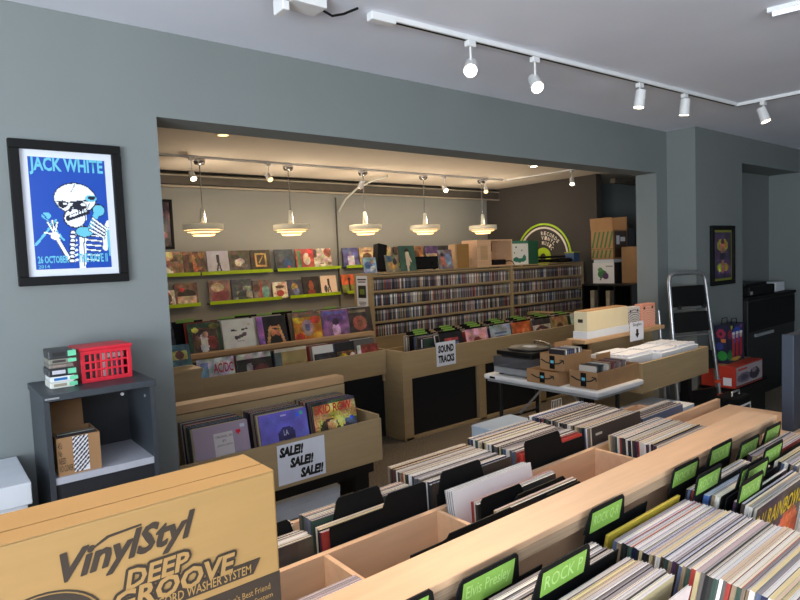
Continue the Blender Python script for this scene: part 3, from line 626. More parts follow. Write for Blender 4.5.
def cov(arr, spine, label, x, y, z, tilt, w_=LPW, name='record_sleeve', cat='record', rz=0, t=.006, grp=None, h=None):
    me = sleeve_mesh(name, spine, (214,206,196), arr, w_=w_, h=h or w_, t=t)
    return place(me, name, (x, y, z), tilt, rz, label, cat, grp)
arr = paint((168,150,166), [('r',.34,.0,.72,.86,(214,206,204)),('e',.55,.1,.2,.14,(70,40,70)),('e',.6,.2,.1,.08,(150,90,60)),('e',.8,.82,.045,.045,(220,30,50)),('r',.85,.87,.93,.95,(200,206,220))], 34)
o = cov(arr, (224,218,212), 'mauve sleeve with a white panel and red sticker in the sale bin', 1.225, 3.095, .395, TS)
for i, (s_, w1) in enumerate((('ORIGINAL SIN', .095), ('BY', .02), ('JOHN LEWIS', .085))): text(s_, ink((80,76,84), 'grey_type'), o, (.012-w1/2, -.0036, .235-.024*i), UX, UZ, w1, .013)
arr = paint((96,92,176), [('e',.55,.4,.16,.22,(132,106,92)),('e',.53,.58,.17,.13,(52,50,92)),('r',.36,.48,.72,.55,(48,46,84)),('e',.55,.1,.3,.2,(92,80,100)),('e',.79,.89,.04,.04,(40,90,210)),('e',.88,.91,.035,.035,(50,170,120)),('r',.43,.9,.56,.94,(170,170,200))], 34, noise=.06)
o = cov(arr, (120,112,160), 'blue sleeve of a person in a dark cap in the sale bin', 1.60, 3.092, .395, TS)
text('LA', ink((210,210,225), 'pale_lilac'), o, (-.01, -.0036, .17), UX, UZ, .03, .03)
arr = paint((180,150,80), [('e',.35,.35,.25,.3,(60,50,44)),('e',.4,.5,.12,.12,(190,160,110)),('r',.72,0,1,.6,(70,70,86)),('e',.75,.3,.15,.2,(44,40,44)),('e',.2,.15,.2,.15,(206,180,110)),('r',0,.95,1,1,(60,60,56)),('e',.87,.58,.04,.04,(40,60,200)),('e',.55,.25,.1,.15,(120,90,60))], 34, noise=.3, seed=8)
o = cov(arr, (90,80,70), 'yellow sleeve with red hand lettering in the sale bin', 1.955, 3.10, .40, TS)
text('SKID ROW', ink((206,44,40), 'red'), o, (-.145, -.0036, .235), UX, UZ, .27, .055, bold=.02, shear=.1)
GS = 'records packed in the sale bin'
for x, lab in ((1.225, 'record sleeve packed behind the mauve sleeve in the sale bin'), (1.60, 'record sleeve packed behind the blue cap sleeve in the sale bin'), (1.955, 'record sleeve packed behind the red lettered sleeve in the sale bin')):
    stack(x, 3.103 if x != 1.955 else 3.11, 3.33, .395, TS, lab, GS, .008, 1.5, 7)
fb = thing('flat_box', 'flat grey white carton lying under the sale bin', 'box', (1.82, 3.27, 0))
MB().box(-.36, .2, -.04, .06, 0, .11).build('carton', WHITEC, fb, bevel=.004); MB().box(-.362, .202, -.042, .062, .08, .125).build('lid', WHITEC, fb, bevel=.004)

# ------------------------------------------------------------------ left two-tier bins of the back room
lb = thing('record_bin', 'tan two tier record bin with black curtain along the back room left', 'record bin', (2.4, 4.5, 0))
L = lambda n, mt, bx, bevel=0: sp(n, mt, bx, lb, (2.4, 4.5), bevel)
L('front_panel', TAN, [(1.5, 3.13, 4.15, 4.17, .565, .775)], .002)
L('bin_floor', TAN, [(1.5, 3.12, 4.17, 4.72, .585, .6)])
L('tier_ledge', OAK, [(1.5, 3.42, 4.70, 4.78, .835, .872)], .003)
L('tier_panel', TAN, [(1.5, 3.42, 4.73, 4.75, .5, .835)])
L('tier_floor', TAN, [(1.5, 3.46, 4.85, 5.3, .80, .82), (1.5, 3.46, 4.75, 4.85, .80, .82)]); L('rear_panel', TAN, [(1.5, 3.42, 5.3, 5.32, .0, 1.0)])
L('curtain', CLOTH, [(1.5, 3.13, 4.2, 4.22, 0.0, .56)]); L('divider_post', TAN, [(3.11, 3.13, 4.17, 4.19, .5, .7)]); L('end_panel', TAN, [(1.48, 1.5, 4.17, 5.32, 0, .78)])
lc = thing('side_cabinet', 'narrow tan cabinet at the left end of the back room bins', 'cabinet', (1.25, 4.0, 0))
MB().box(-.25, .2, 0, .6, .05, .855).build('body', TAN, lc, bevel=.003); MB().box(-.26, .208, -.008, .61, .855, .88).build('top', TAN, lc, bevel=.003); MB().box(-.24, .19, .03, .58, 0, .05).build('plinth', DMETAL, lc)
# lower tier covers
TL = -math.radians(10)
_sd = [0]
def A(bgc, ops, n=34, noise=.15, seed=1):
    _sd[0] += 1; return paint(bgc, ops, n, noise=noise, seed=_sd[0])
low = [(1.735, A((186,180,186), [('r',.15,.1,.8,.5,(150,60,80)),('e',.3,.3,.14,.16,(60,60,110)),('e',.7,.35,.14,.16,(90,70,120)),('r',.1,.5,.3,.9,(110,130,170))]), (214,210,204), 'white sleeve with red block lettering and a blue figure in the lower tier'),
       (2.05, A((44,38,36), [('r',0,.86,1,1,(196,190,180)),('e',.5,.5,.45,.36,(60,48,42)),('e',.7,.55,.2,.12,(110,60,50)),('e',.35,.6,.1,.14,(170,160,150)),('e',.3,.3,.2,.1,(40,50,80))]), (206,202,192), 'dark brown fan shaped sleeve second in the lower tier'),
       (2.38, A((150,128,80), [('r',0,0,.22,1,(90,100,96)),('r',.3,.4,.9,.6,(140,118,70)),('r',0,.9,1,1,(190,180,160))], noise=.05), (190,184,170), 'plain gold brown sleeve third in the lower tier'),
       (2.70, A((44,42,44), [('r',.2,.6,.8,.85,(56,54,56)),('r',.5,.2,.56,.5,(110,90,60))]), (30,30,30), 'black cased sleeve fourth in the lower tier'),
       (2.93, A((96,64,50), [('e',.3,.7,.26,.2,(196,170,30)),('e',.65,.45,.26,.2,(190,160,30)),('e',.2,.3,.1,.1,(214,190,170)),('e',.8,.8,.12,.1,(220,190,180)),('e',.5,.2,.1,.1,(190,110,90)),('e',.9,.3,.1,.12,(214,170,150))], noise=.3), (70,50,44), 'speckled brown sleeve with yellow patches in the lower tier'),
       (3.19, A((132,56,46), [('r',0,0,.18,1,(190,196,180)),('e',.6,.45,.25,.2,(170,80,60)),('r',.2,.85,1,1,(110,50,40))]), (190,196,180), 'brick red sleeve with pale green edge at the end of the lower tier')]
for i, (x, a_, sp_, lab) in enumerate(low):
    wv = (.28, .28, .28, .2, .19, .22)[i]; x -= .03*(i == 5)
    o = cov(a_, sp_, lab, x*.955, 4.235-.012*(i == 3), .612, TL, wv)
    if i == 0: text('AC/DC', ink((190,40,60), 'crimson'), o, (-.02, -.0036, .17), UX, UZ, .15, .07, bold=.02)
    for k in range(5): extra((x*.955+random.uniform(-.008, .008), 4.26+.022*k, .602), TL, .006, wv, .27)
upp = [(1.815, A((46,72,52), [('r',.12,.12,.88,.86,(100,70,56)),('r',.16,.16,.84,.8,(70,52,46)),('e',.45,.4,.14,.3,(220,214,200)),('e',.7,.4,.14,.2,(130,60,50)),('e',.25,.45,.1,.2,(110,80,60)),('e',.8,.88,.16,.08,(120,110,60)),('e',.22,.8,.1,.08,(180,180,80)),('e',.5,.65,.1,.1,(180,140,110))]), (70,90,70), 'green framed sleeve with people in white, first in the upper tier'),
       (2.105, A((216,216,206), [('l',.28,.68,.42,.66,.05,(70,66,64)),('l',.62,.68,.76,.7,.05,(70,66,64)),('l',.4,.44,.68,.52,.09,(90,80,80)),('e',.4,.45,.06,.06,(70,60,66)),('e',.68,.55,.06,.05,(110,80,90)),('r',.4,.32,.66,.35,(180,170,170)),('r',.78,.8,.88,.86,(196,190,150))], noise=.02), (220,216,206), 'white sleeve with sketched eyes and lips in the upper tier'),
       (2.42, A((30,28,32), [('r',0,0,.2,1,(150,96,170)),('e',.6,.55,.2,.24,(206,130,90)),('e',.58,.8,.28,.12,(24,22,26)),('l',.42,.6,.3,.1,.1,(190,140,90)),('l',.74,.6,.86,.15,.1,(196,150,100)),('e',.6,.2,.16,.2,(30,26,30)),('l',.52,.6,.72,.57,.04,(60,40,40))]), (30,28,32), 'black sleeve with a purple strip and a hatted face, upper tier'),
       (2.775, A((176,112,36), [('e',.5,.5,.2,.26,(150,130,130)),('e',.2,.8,.2,.14,(190,150,40)),('e',.8,.75,.18,.14,(170,60,40)),('e',.2,.2,.16,.14,(150,50,30)),('e',.8,.2,.16,.14,(190,150,50)),('e',.5,.5,.1,.12,(80,90,120)),('r',0,.86,1,1,(110,90,70))]), (120,90,60), 'orange and gold psychedelic sleeve in the upper tier'),
       (3.08, A((122,84,128), [('e',.5,.3,.14,.3,(190,150,180)),('e',.5,.72,.3,.16,(90,60,110)),('e',.5,.6,.12,.12,(60,40,60)),('r',.1,.86,.9,.94,(90,90,160))]), (150,120,150), 'purple sleeve with a glowing figure in the upper tier'),
       (3.36, A((56,46,42), [('e',.5,.45,.28,.26,(150,80,64)),('r',.1,.82,.8,.92,(120,100,80)),('e',.5,.45,.12,.12,(110,60,50))]), (60,50,44), 'dark brown sleeve with a red shape at the right end of the upper tier')]
for i, (x, a_, sp_, lab) in enumerate(upp):
    cov(a_, sp_, lab, x, 4.83, .824, -math.radians(13), .284, rz=(.05, -.03, .02, -.06, -.1, -.05)[i])
    for k in range(3): extra((x+.01*k, 4.9+.03*k, .822), -math.radians(13), .006, .285, .285)
def mini_div(x, y, z, label, grp, w_=.15):
    t = thing('record_divider', label, 'divider card', (x, y, z), 0, grp)
    MB().box(-.15, .15, 0, .003, 0, .28).build('card', BLACK, t); MB().box(-w_/2, w_/2, -.001, .004, .28, .296).build('tab_label', GREEN, t)
for k, (x, y) in enumerate([(1.72, 5.06), (2.08, 5.05), (2.44, 5.05), (2.8, 5.05), (3.15, 5.06), (1.78, 5.22), (2.3, 5.22), (2.68, 5.22)]):
    mini_div(x, y, .8205, 'green tabbed divider behind the upper tier covers of the left bins', 'green tabs of the left bins')
cov(A((40,40,44), [('e',.5,.4,.3,.3,(90,100,90)),('r',.1,.7,.9,.9,(60,60,60))]), (30,30,30), 'black CD longbox leaning on the narrow cabinet, rear one', 1.33, 4.35, .8845, -.25, .17)
cov(A((70,100,110), [('r',.15,.3,.85,.7,(190,180,90)),('e',.5,.5,.2,.2,(120,70,60))]), (40,50,60), 'blue and yellow CD case leaning on the narrow cabinet, front one', 1.37, 4.16, .8845, -.3, .15)
cov(A((60,50,50), [('e',.5,.5,.3,.2,(170,110,80)),('r',.0,.8,1,1,(90,90,90))]), (40,40,40), 'brown faced sleeve behind the green framed one at the far left', 1.42, 4.82, .885, -.16, .25)
cov(A((44,48,50), [('e',.5,.5,.3,.2,(110,110,100))]), (40,40,40), 'dark sleeve below the brown faced one at the far left', 1.36, 4.55, .8845, -.18, .22)

# ------------------------------------------------------------------ soundtrack bins
sk = thing('record_bin', 'long tan record bin with a sound tracks sign and black curtains', 'record bin', (4.6, 4.5, 0))
S = lambda n, mt, bx, bevel=0: sp(n, mt, bx, sk, (4.6, 4.5), bevel)
S('front_panel', TAN, [(3.16, 6.42, 3.94, 3.96, .53, .765)], .002)
for x in (3.2, 4.11, 5.02, 5.93): S('post', TAN, [(x-.045, x+.045, 3.945, 3.985, 0, .53)])
S('end_panel', TAN, [(3.14, 3.16, 3.94, 4.45, 0, .775)]); S('end_panel', TAN, [(6.6, 6.44, 3.94, 5.3, 0, .775)])
S('curtain', CLOTH, [(3.245, 4.065, 3.99, 4.0, 0, .53)]); S('curtain', CLOTH, [(4.155, 4.975, 3.99, 4.0, 0, .53)]); S('curtain', CLOTH, [(5.065, 5.885, 3.99, 4.0, 0, .53)])
S('bin_floor', TAN, [(3.16, 6.42, 3.96, 4.45, .53, .55), (3.5, 6.42, 4.45, 4.8, .53, .55)]); S('rear_panel', TAN, [(3.5, 6.42, 4.8, 4.82, 0, .66)]); S('base_strip', TAN, [(3.14, 6.44, 3.945, 3.985, 0, .02)])
t = tag(MB().box(0, .235, -.002, 0, 0, .215).build('soundtracks_sign', PAPER, None, (3.53, 3.9385, .59)), 'white paper sign reading SOUND TRACKS on the bin front', 'sign')
text('SOUND', BINK, t, (.022, -.0022, .118), UX, UZ, .19, .07, bold=.055); text('TRACKS', BINK, t, (.02, -.0022, .028), UX, UZ, .195, .07, bold=.055)
snd = [(3.28, A((120,116,112), [('e',.5,.4,.2,.3,(70,64,60)),('e',.5,.5,.12,.1,(190,180,170))]), 'grey portrait sleeve at the left corner of the sound tracks bin'),
       (3.50, A((50,50,58), [('e',.5,.5,.3,.3,(80,80,90))]), 'dark blue grey sleeve second in the sound tracks bin'),
       (3.84, A((26,24,30), [('r',.2,.1,.8,.7,(90,100,130)),('e',.3,.4,.1,.2,(180,150,130)),('e',.7,.4,.1,.2,(180,160,150)),('r',.2,.75,.8,.82,(150,60,60))]), 'black bordered group portrait sleeve in the sound tracks bin'),
       (4.18, A((190,140,152), [('r',.14,.12,.86,.8,(170,120,120)),('e',.5,.5,.2,.24,(120,50,50)),('e',.3,.35,.12,.14,(200,170,150)),('e',.75,.4,.1,.16,(130,60,60))]), 'pink bordered sleeve in the sound tracks bin'),
       (4.52, A((140,150,160), [('r',.2,.2+.13*i,.8,.25+.13*i,(80,90,120)) for i in range(5)]), 'grey blue striped sleeve in the sound tracks bin'),
       (4.84, A((176,88,44), [('e',.45,.45,.2,.2,(130,50,24)),('e',.7,.6,.2,.18,(196,120,70)),('e',.65,.4,.08,.08,(110,40,30))]), 'orange sleeve in the sound tracks bin'),
       (5.17, A((180,166,150), [('e',.5,.5,.4,.26,(80,56,50)),('e',.4,.5,.12,.16,(190,140,120)),('r',0,0,1,.2,(214,206,196)),('r',0,.8,1,1,(56,50,50))]), 'white edged sleeve with dark faces in the sound tracks bin'),
       (5.48, A((146,112,70), [('e',.5,.5,.24,.26,(96,60,40)),('e',.5,.5,.1,.12,(70,40,30))]), 'tan sleeve with a brown octagon in the sound tracks bin'),
       (5.84, A((196,190,170), [('r',.66,.1,.86,.7,(50,60,110)),('r',.15,.2,.4,.6,(170,160,140))]), 'cream sleeve with a blue bar at the right end of the sound tracks bin')]
for i, (x, a_, lab) in enumerate(snd):
    cov(a_, (150,140,130), lab, x, 4.02, .565 if i > 1 else .552, -math.radians(12), .3 if i > 1 else (.2, .21)[i])
    if i > 1:
        for k in range(3): extra((x+.012*k-.012, 4.06+.03*k, .552), -math.radians(12), .006, .29, .29)
for k in range(20):
    mini_div(3.72+.37*(k % 7)+.09*(k//7), 4.36+.13*(k//7), .5505, 'green tabbed divider behind the sound tracks covers', 'green tabs of the sound tracks bin')
for k in range(1, 8):                                                         # the packed mass of sleeves behind, a few pixels tall
    for q in range(28):
        if q % 9 == 8 or (k == 1 and q > 20): continue
        extra((3.40+.37*k, 4.21+.0145*q, .551), 0, .007, .3, .26+random.uniform(-.012, .008))
for k in range(5):
    for q in range(5): extra((1.75+.36*k, 5.10+.013*q, .822), 0, .008, .28, .26+random.uniform(-.01, .005))
tag(RESTLP.build('record_sleeves', PRT), 'tightly packed record sleeves behind the front ones of every bin', 'records', None, 'stuff')
# ------------------------------------------------------------------ CD rack
rk = thing('cd_rack', 'tall tan CD rack of two bays filled with cases', 'shelf unit', (5.9, 5.55, 0))
R = lambda n, mt, bx, bevel=0: sp(n, mt, bx, rk, (5.9, 5.55), bevel)
RZ = [.70, .873, 1.046, 1.219, 1.392]
R('side_panel', TAN, [(3.9, 3.945, 5.4, 5.72, 0, 1.405)]); R('side_panel', TAN, [(7.88, 7.91, 5.4, 5.72, 0, 1.405)]); R('upright', TAN, [(6.24, 6.285, 5.395, 5.6, .66, 1.405)])
for z in RZ: R('shelf', TAN, [(3.945, 6.24, 5.4, 5.598, z-.02, z)]); R('shelf', TAN, [(6.285, 7.88, 5.4, 5.6, z-.02, z)])
R('back_board', OAK, [(3.945, 7.88, 5.6, 5.62, .0, 1.39)]); R('kick_panel', TAN, [(3.945, 7.88, 5.41, 5.43, .0, .68)]); R('top', TAN, [(3.9, 7.91, 5.4, 5.72, 1.405, 1.415)])
CDC = [(40,40,44),(196,190,180),(120,112,108),(70,64,84),(150,60,52),(60,80,110),(206,204,200),(90,84,76),(100,60,60),(170,160,140),(50,60,56),(130,120,130),(84,84,90),(176,150,120),(60,50,50)]
CDM = []
for c in CDC:
    b = MB(); a = lin(c); b.box(-.0051, .0051, 0, .118, 0, .124, 0, a); b.box(-.0046, .0046, -.0004, 0, .085, .115, 0, lin(tuple(min(255, v+50) for v in c))); b.box(-.0046, .0046, -.0004, 0, .006, .018, 0, lin(tuple(max(0, v-30) for v in c)))
    CDM.append(b.mesh('cd_case', PRT))
rest = MB(); names = ['bottom', 'second lowest', 'second highest', 'top']
for ri in range(4):
    for (xa, xb) in ((3.952, 6.235), (6.292, 7.875)):
        x = xa+.006; k = 0
        while x < xb-.006:
            if random.random() < .985:
                if xa < 4 and k < 74:
                    place(random.choice(CDM), 'cd_case', (x, 5.42+random.uniform(-.004, .004), RZ[ri]+.0003), 0, 0, 'CD case on the %s row, left end of the CD rack' % names[ri], 'CD', 'CDs at the left end of the %s row' % names[ri])
                else:
                    c = random.choice(CDC); y = 5.42+random.uniform(-.004, .004); rest.box(x-.0051, x+.0051, y, y+.118, RZ[ri]+.0004, RZ[ri]+.1244, 0, lin(c))
                    rest.box(x-.0045, x+.0045, y-.0004, y, RZ[ri]+.08, RZ[ri]+.112, 0, lin(tuple(min(255, v+50) for v in c)))
            x += .0106+random.uniform(0, .0006); k += 1
tag(rest.build('cd_cases', PRT), 'CD cases filling the middle and right of the CD rack rows', 'CDs', None, 'stuff')
# sign on the rack end
t = tag(MB().box(-.0535, .0535, -.002, 0, 0, .36).build('info_sign', PAPER, None, (3.845, 5.62, 1.03)), 'narrow white notice with a dark picture on the CD rack end', 'sign')
t.location = (3.899, 5.56, 1.03); t.rotation_euler = (0, 0, -math.pi/2); t.scale = (2.0, 1, 1)
MB().box(-.038, .038, -.003, -.0021, .11, .25).build('picture_panel', ink((30,34,30), 'soot'), t); MB().box(-.022, .022, -.0036, -.003, .15, .21).build('emblem', ink((110,130,50), 'olive'), t)
b = MB()
for z0, z1, a in ((.31, .325, .042), (.285, .297, .036), (.06, .066, .034), (.045, .051, .034), (.03, .036, .026)): b.box(-a, a, -.0026, -.0021, z0, z1)
b.build('print_lines', BINK, t)
# things on top of the rack
TZ = 1.4165
def boxthing(name, label, cat, loc, dims, mt, rz=0, tilt=0, bevel=.003):
    o = MB().box(-dims[0]/2, dims[0]/2, -dims[1]/2, dims[1]/2, 0, dims[2]).build(name, mt, None, loc, (tilt, 0, rz), bevel); return tag(o, label, cat)
cov(A((150,170,190), [('e',.4,.5,.3,.24,(90,110,150)),('e',.7,.3,.2,.14,(206,206,206)),('e',.7,.7,.14,.14,(160,130,120))]), (90,90,100), 'small pale blue sleeve at the left end on top of the CD rack', 3.985, 5.5, TZ, -.15, .18)
t = thing('speaker', 'slim black speaker leaning on top of the CD rack', 'speaker', (4.15, 5.56, TZ+.017)); t.rotation_euler = (-.1, .18, 0)
MB().box(-.065, .065, -.05, .05, 0, .31).build('cabinet', BLACK, t, bevel=.006); MB().box(-.056, .056, -.053, -.05, .02, .29).build('grille', CLOTH, t)
cov(A((130,120,100), [('e',.5,.4,.3,.3,(170,130,80)),('r',.1,.6,.5,.95,(80,100,120)),('e',.7,.6,.14,.2,(60,50,60))]), (90,80,70), 'brown and blue sleeve right of the slim speaker on the rack', 4.285, 5.47, TZ, -.18, .2)
cov(A((62,92,78), [('e',.5,.8,.14,.1,(50,36,32)),('l',.5,.66,.5,.3,.24,(206,186,160)),('l',.6,.6,.7,.4,.08,(206,186,160)),('l',.46,.3,.46,.0,.12,(206,176,150))], noise=.05), (60,80,70), 'green sleeve with a pale standing figure on top of the CD rack', 4.49, 5.432, TZ, -.14, .235, h=.3)
t = thing('receiver', 'black stereo receiver on top of the CD rack', 'receiver', (4.80, 5.56, TZ))
MB().box(-.18, .18, -.1, .12, .012, .165).build('case', BLACK, t, bevel=.005); MB().box(-.17, .17, -.104, -.1, .03, .15).build('faceplate', DMETAL, t)
for xx in (-.15, .15): MB().cyl((xx, -.06, 0), (xx, -.06, .012), .018, 10).build('foot', DMETAL, t)
for xx in (-.1, .1): MB().cyl((xx, -.116, .09), (xx, -.104, .09), .02, 14).build('knob', DMETAL, t)
cov(A((120,110,116), [('e',.35,.4,.2,.26,(176,110,90)),('e',.7,.5,.24,.3,(130,150,176)),('e',.3,.75,.1,.1,(70,40,40))]), (90,90,96), 'small sleeve of two figures right of the black receiver', 5.125, 5.47, TZ, -.16, .24)
t = thing('wooden_box', 'plain brown wooden box on top of the CD rack', 'box', (5.42, 5.53, TZ)); MB().box(-.1, .1, -.07, .07, 0, .305).build('body', mat('brown_box_wood', (164,122,66), .6, noise=.12, scale=5, stretch=(1, 1, 10)), t, bevel=.004); MB().box(-.13, -.101, -.06, .07, 0, .3).build('side_board', OAK, t)
boxthing('small_box', 'small dark box between the brown box and the wooden crate', 'box', (5.565, 5.56, TZ), (.05, .06, .14), DGREY)
t = thing('wooden_crate', 'pale wooden crate lying on its side on top of the CD rack', 'crate', (6.0, 5.56, TZ)); t.scale = (1.55, 1, 1)
for a, n_ in [((-.24, .2, -.14, .14, .0, .014), 'side'), ((-.24, .2, -.14, .14, .336, .35), 'side'), ((-.24, -.225, -.14, .14, .014, .336), 'end'), ((-.085, -.07, -.14, .13, .014, .336), 'end'), ((.186, .2, -.14, .14, .014, .336), 'end'), ((-.225, .186, .126, .138, .014, .336), 'base'), ((-.225, -.085, -.14, -.128, .014, .336), 'lid')]:
    MB().box(*a).build(n_, PLY, t)
MB().box(-.2, -.115, -.1415, -.14, .09, .27).build('inset_panel', OAK, t)
MB().box(.0, .12, .118, .124, .2, .32).build('hand_hole', BLACK, t)
t = thing('console_unit', 'small black device with a cord inside the wooden crate', 'device', (6.09, 5.47, TZ+.0145))
MB().box(-.13, .11, -.03, .05, 0, .07).build('body', BLACK, t, bevel=.01); MB().tube([(.1, 0, .04), (.14, -.07, .05), (.19, -.08, .03), (.22, -.075, -.01)], .006, 6).build('cord', BLACK, t)
t = thing('printed_carton', 'green and white printed carton on top of the CD rack', 'box', (6.55, 5.56, TZ))
b = MB(); b.box(-.2, .36, -.1, .1, 0, .33, 0, lin((34,84,60))); b.build('carton', PRT, t)
b = MB(); b.art((-.2, -.1006, 0), (.34, 0, 0), (0, 0, .33), paint((226,226,220), [('r',0,.88,1,1,(60,120,96)),('e',.45,.22,.4,.12,(50,120,100)),('e',.5,.34,.2,.08,(226,226,220)),('e',.75,.3,.1,.12,(60,130,110)),('e',.25,.74,.06,.03,(40,40,40)),('e',.6,.6,.05,.03,(40,40,40)),('e',.15,.5,.04,.03,(60,60,60))], 34)); b.build('front_print', PRT, t)
t = thing('game_guitar', 'black guitar shaped controller lying on top of the CD rack', 'controller', (7.4, 5.52, TZ))
MB().lathe([(0, 0), (.1, 0), (.13, .02), (.13, .045), (.1, .06), (0, .062)], (.17, 0, 0), 24).build('body', BLACK, t); MB().box(-.36, .1, -.025, .025, .012, .055).build('neck', BLACK, t, bevel=.006); MB().box(-.42, -.36, -.04, .04, .01, .06).build('headstock', DMETAL, t, bevel=.006); MB().box(-.4, .28, .04, .08, .07, .1).build('strap', DMETAL, t)
t = thing('storage_box', 'small blue box with a yellow lid at the right end of the CD rack', 'box', (7.80, 5.52, TZ)); MB().box(-.075, .075, -.08, .08, 0, .13).build('box', ink((50,80,120), 'steel_blue'), t, bevel=.004); MB().box(-.078, .078, -.085, .085, .131, .15).build('lid', ink((150,160,50), 'sour_yellow'), t)

# ------------------------------------------------------------------ wall shelves with sleeves
PALS = [[(130,108,82),(206,180,130),(236,220,180),(96,76,58)], [(92,72,60),(144,104,74),(170,112,80),(64,54,50)], [(60,70,80),(40,50,60),(120,130,120),(150,140,120)], [(190,180,160),(120,110,100),(80,70,64),(150,90,70)], [(40,44,60),(120,90,80),(80,100,110),(160,140,130)]]
FIG = [('e',.5,.78,.07,.07,(40,40,46)),('l',.5,.7,.52,.4,.13,(50,50,56)),('l',.5,.4,.42,.12,.07,(40,40,46)),('l',.54,.4,.6,.12,.07,(40,40,46)),('r',.3,.06,.75,.1,(60,60,70))]
def shelf(x0, x1, z, lab):
    t = thing('picture_ledge', lab, 'shelf', ((x0+x1)/2, 7.44, z)); a = (x1-x0)/2
    MB().box(-a, a, -.055, .058, -.012, 0).build('board', DMETAL, t); MB().box(-a, a, -.062, -.055, -.016, .028).build('front_strip', LIME, t); return t
rows = [(1.478, [(2.28, 2.74), (2.76, 3.73), (3.80, 4.82), (4.92, 6.0), (6.05, 7.4)], ['left end of the top row', 'second from the left of the top row', 'right half of the top row', 'top row just right of the cable', 'top row behind the CD rack']),
        (1.10, [(2.28, 2.72), (2.84, 3.84), (3.97, 4.80), (4.92, 6.0)], ['left end of the lower row', 'wide one in the middle of the lower row', 'right half of the lower row', 'lower row beside the CD rack'])]
for z, segs, labs in rows:
    for (x0, x1), lb_ in zip(segs, labs): shelf(x0, x1, z, 'black wall ledge with lime strip, ' + lb_)
TW = -.16
top = [(2.45, blobs(61, PALS[0], 22), 'tan and gold mottled sleeve at the left end of the top wall ledge'), (2.93, blobs(62, PALS[1], 22), 'dark brown rusty sleeve second on the top wall ledge'),
       (3.255, A((176,176,190), FIG, 30, .03), 'pale lavender sleeve with a lone figure on the top wall ledge'), (3.585, A((80,74,66), [('e',.5,.45,.24,.2,(190,186,170)),('e',.3,.7,.2,.12,(56,52,48)),('e',.7,.3,.16,.1,(110,100,90))]), 'grey brown sleeve with a pale splash on the top wall ledge'),
       (3.965, A((54,44,36), [('r',.2,.2,.8,.84,(170,140,80)),('r',.28,.28,.72,.76,(60,48,40)),('l',.4,.4,.6,.7,.05,(170,140,80))]), 'dark sleeve with a gold square emblem on the top wall ledge'), (4.28, A((52,62,72), [('e',.65,.3,.2,.3,(40,80,130)),('e',.3,.6,.2,.2,(70,80,80)),('e',.7,.1,.1,.1,(190,60,60))]), 'dark blue sleeve right of the gold square emblem one'),
       (4.52, A((160,70,60), [('r',.1,.1,.3,.9,(70,120,80)),('e',.6,.5,.2,.3,(200,190,170)),('r',.7,.6,1,1,(190,60,60))]), 'red and green striped sleeve on the top wall ledge'), (4.74, blobs(66, PALS[3], 22), 'pale beige sleeve at the right end left of the cable'),
       (5.09, A((84,84,140), [('r',.3,.1,.7,.6,(190,190,200)),('e',.5,.7,.12,.12,(120,110,140))]), 'indigo sleeve right of the cable on the top wall ledge'), (5.41, A((206,170,130), [('e',.5,.5,.3,.2,(110,80,64)),('r',.2,.76,.8,.84,(150,110,90))]), 'peach coloured sleeve above the left end of the CD rack'),
       (5.74, A((190,160,120), [('r',.2,.76,.8,.84,(110,80,60)),('e',.5,.4,.3,.2,(160,120,80))]), 'tan sleeve above the slim black speaker'), (6.09, A((60,50,44), [('e',.5,.4,.3,.3,(76,62,52))]), 'dark brown sleeve above the green figure sleeve'),
       (6.40, A((150,100,66), [('e',.5,.5,.2,.3,(90,60,44)),('r',.1,.78,.9,.9,(120,84,60))]), 'rust coloured sleeve above the black receiver'), (6.72, A((170,150,126), [('r',0,.55,1,1,(84,66,110)),('r',.1,.2,.9,.4,(190,180,160))]), 'purple topped cream sleeve left of the brown wooden box'),
       (7.0, A((56,54,60), [('l',.2,.7,.8,.2,.1,(190,170,150)),('e',.6,.6,.2,.2,(70,70,80))]), 'dark grey sleeve behind the brown wooden box')]
for i, (x, (_, a_, lab)) in enumerate(zip([2.41, 2.7, 3.0, 3.29, 3.59, 3.94, 4.26, 4.55, 5.04, 5.34, 5.66, 6.0, 6.32, 6.66, 6.965], top)): cov(a_, (60,56,52), lab, x, 7.42, 1.4800, TW, .285, t=.01, rz=((i*5) % 7-3)*.012)
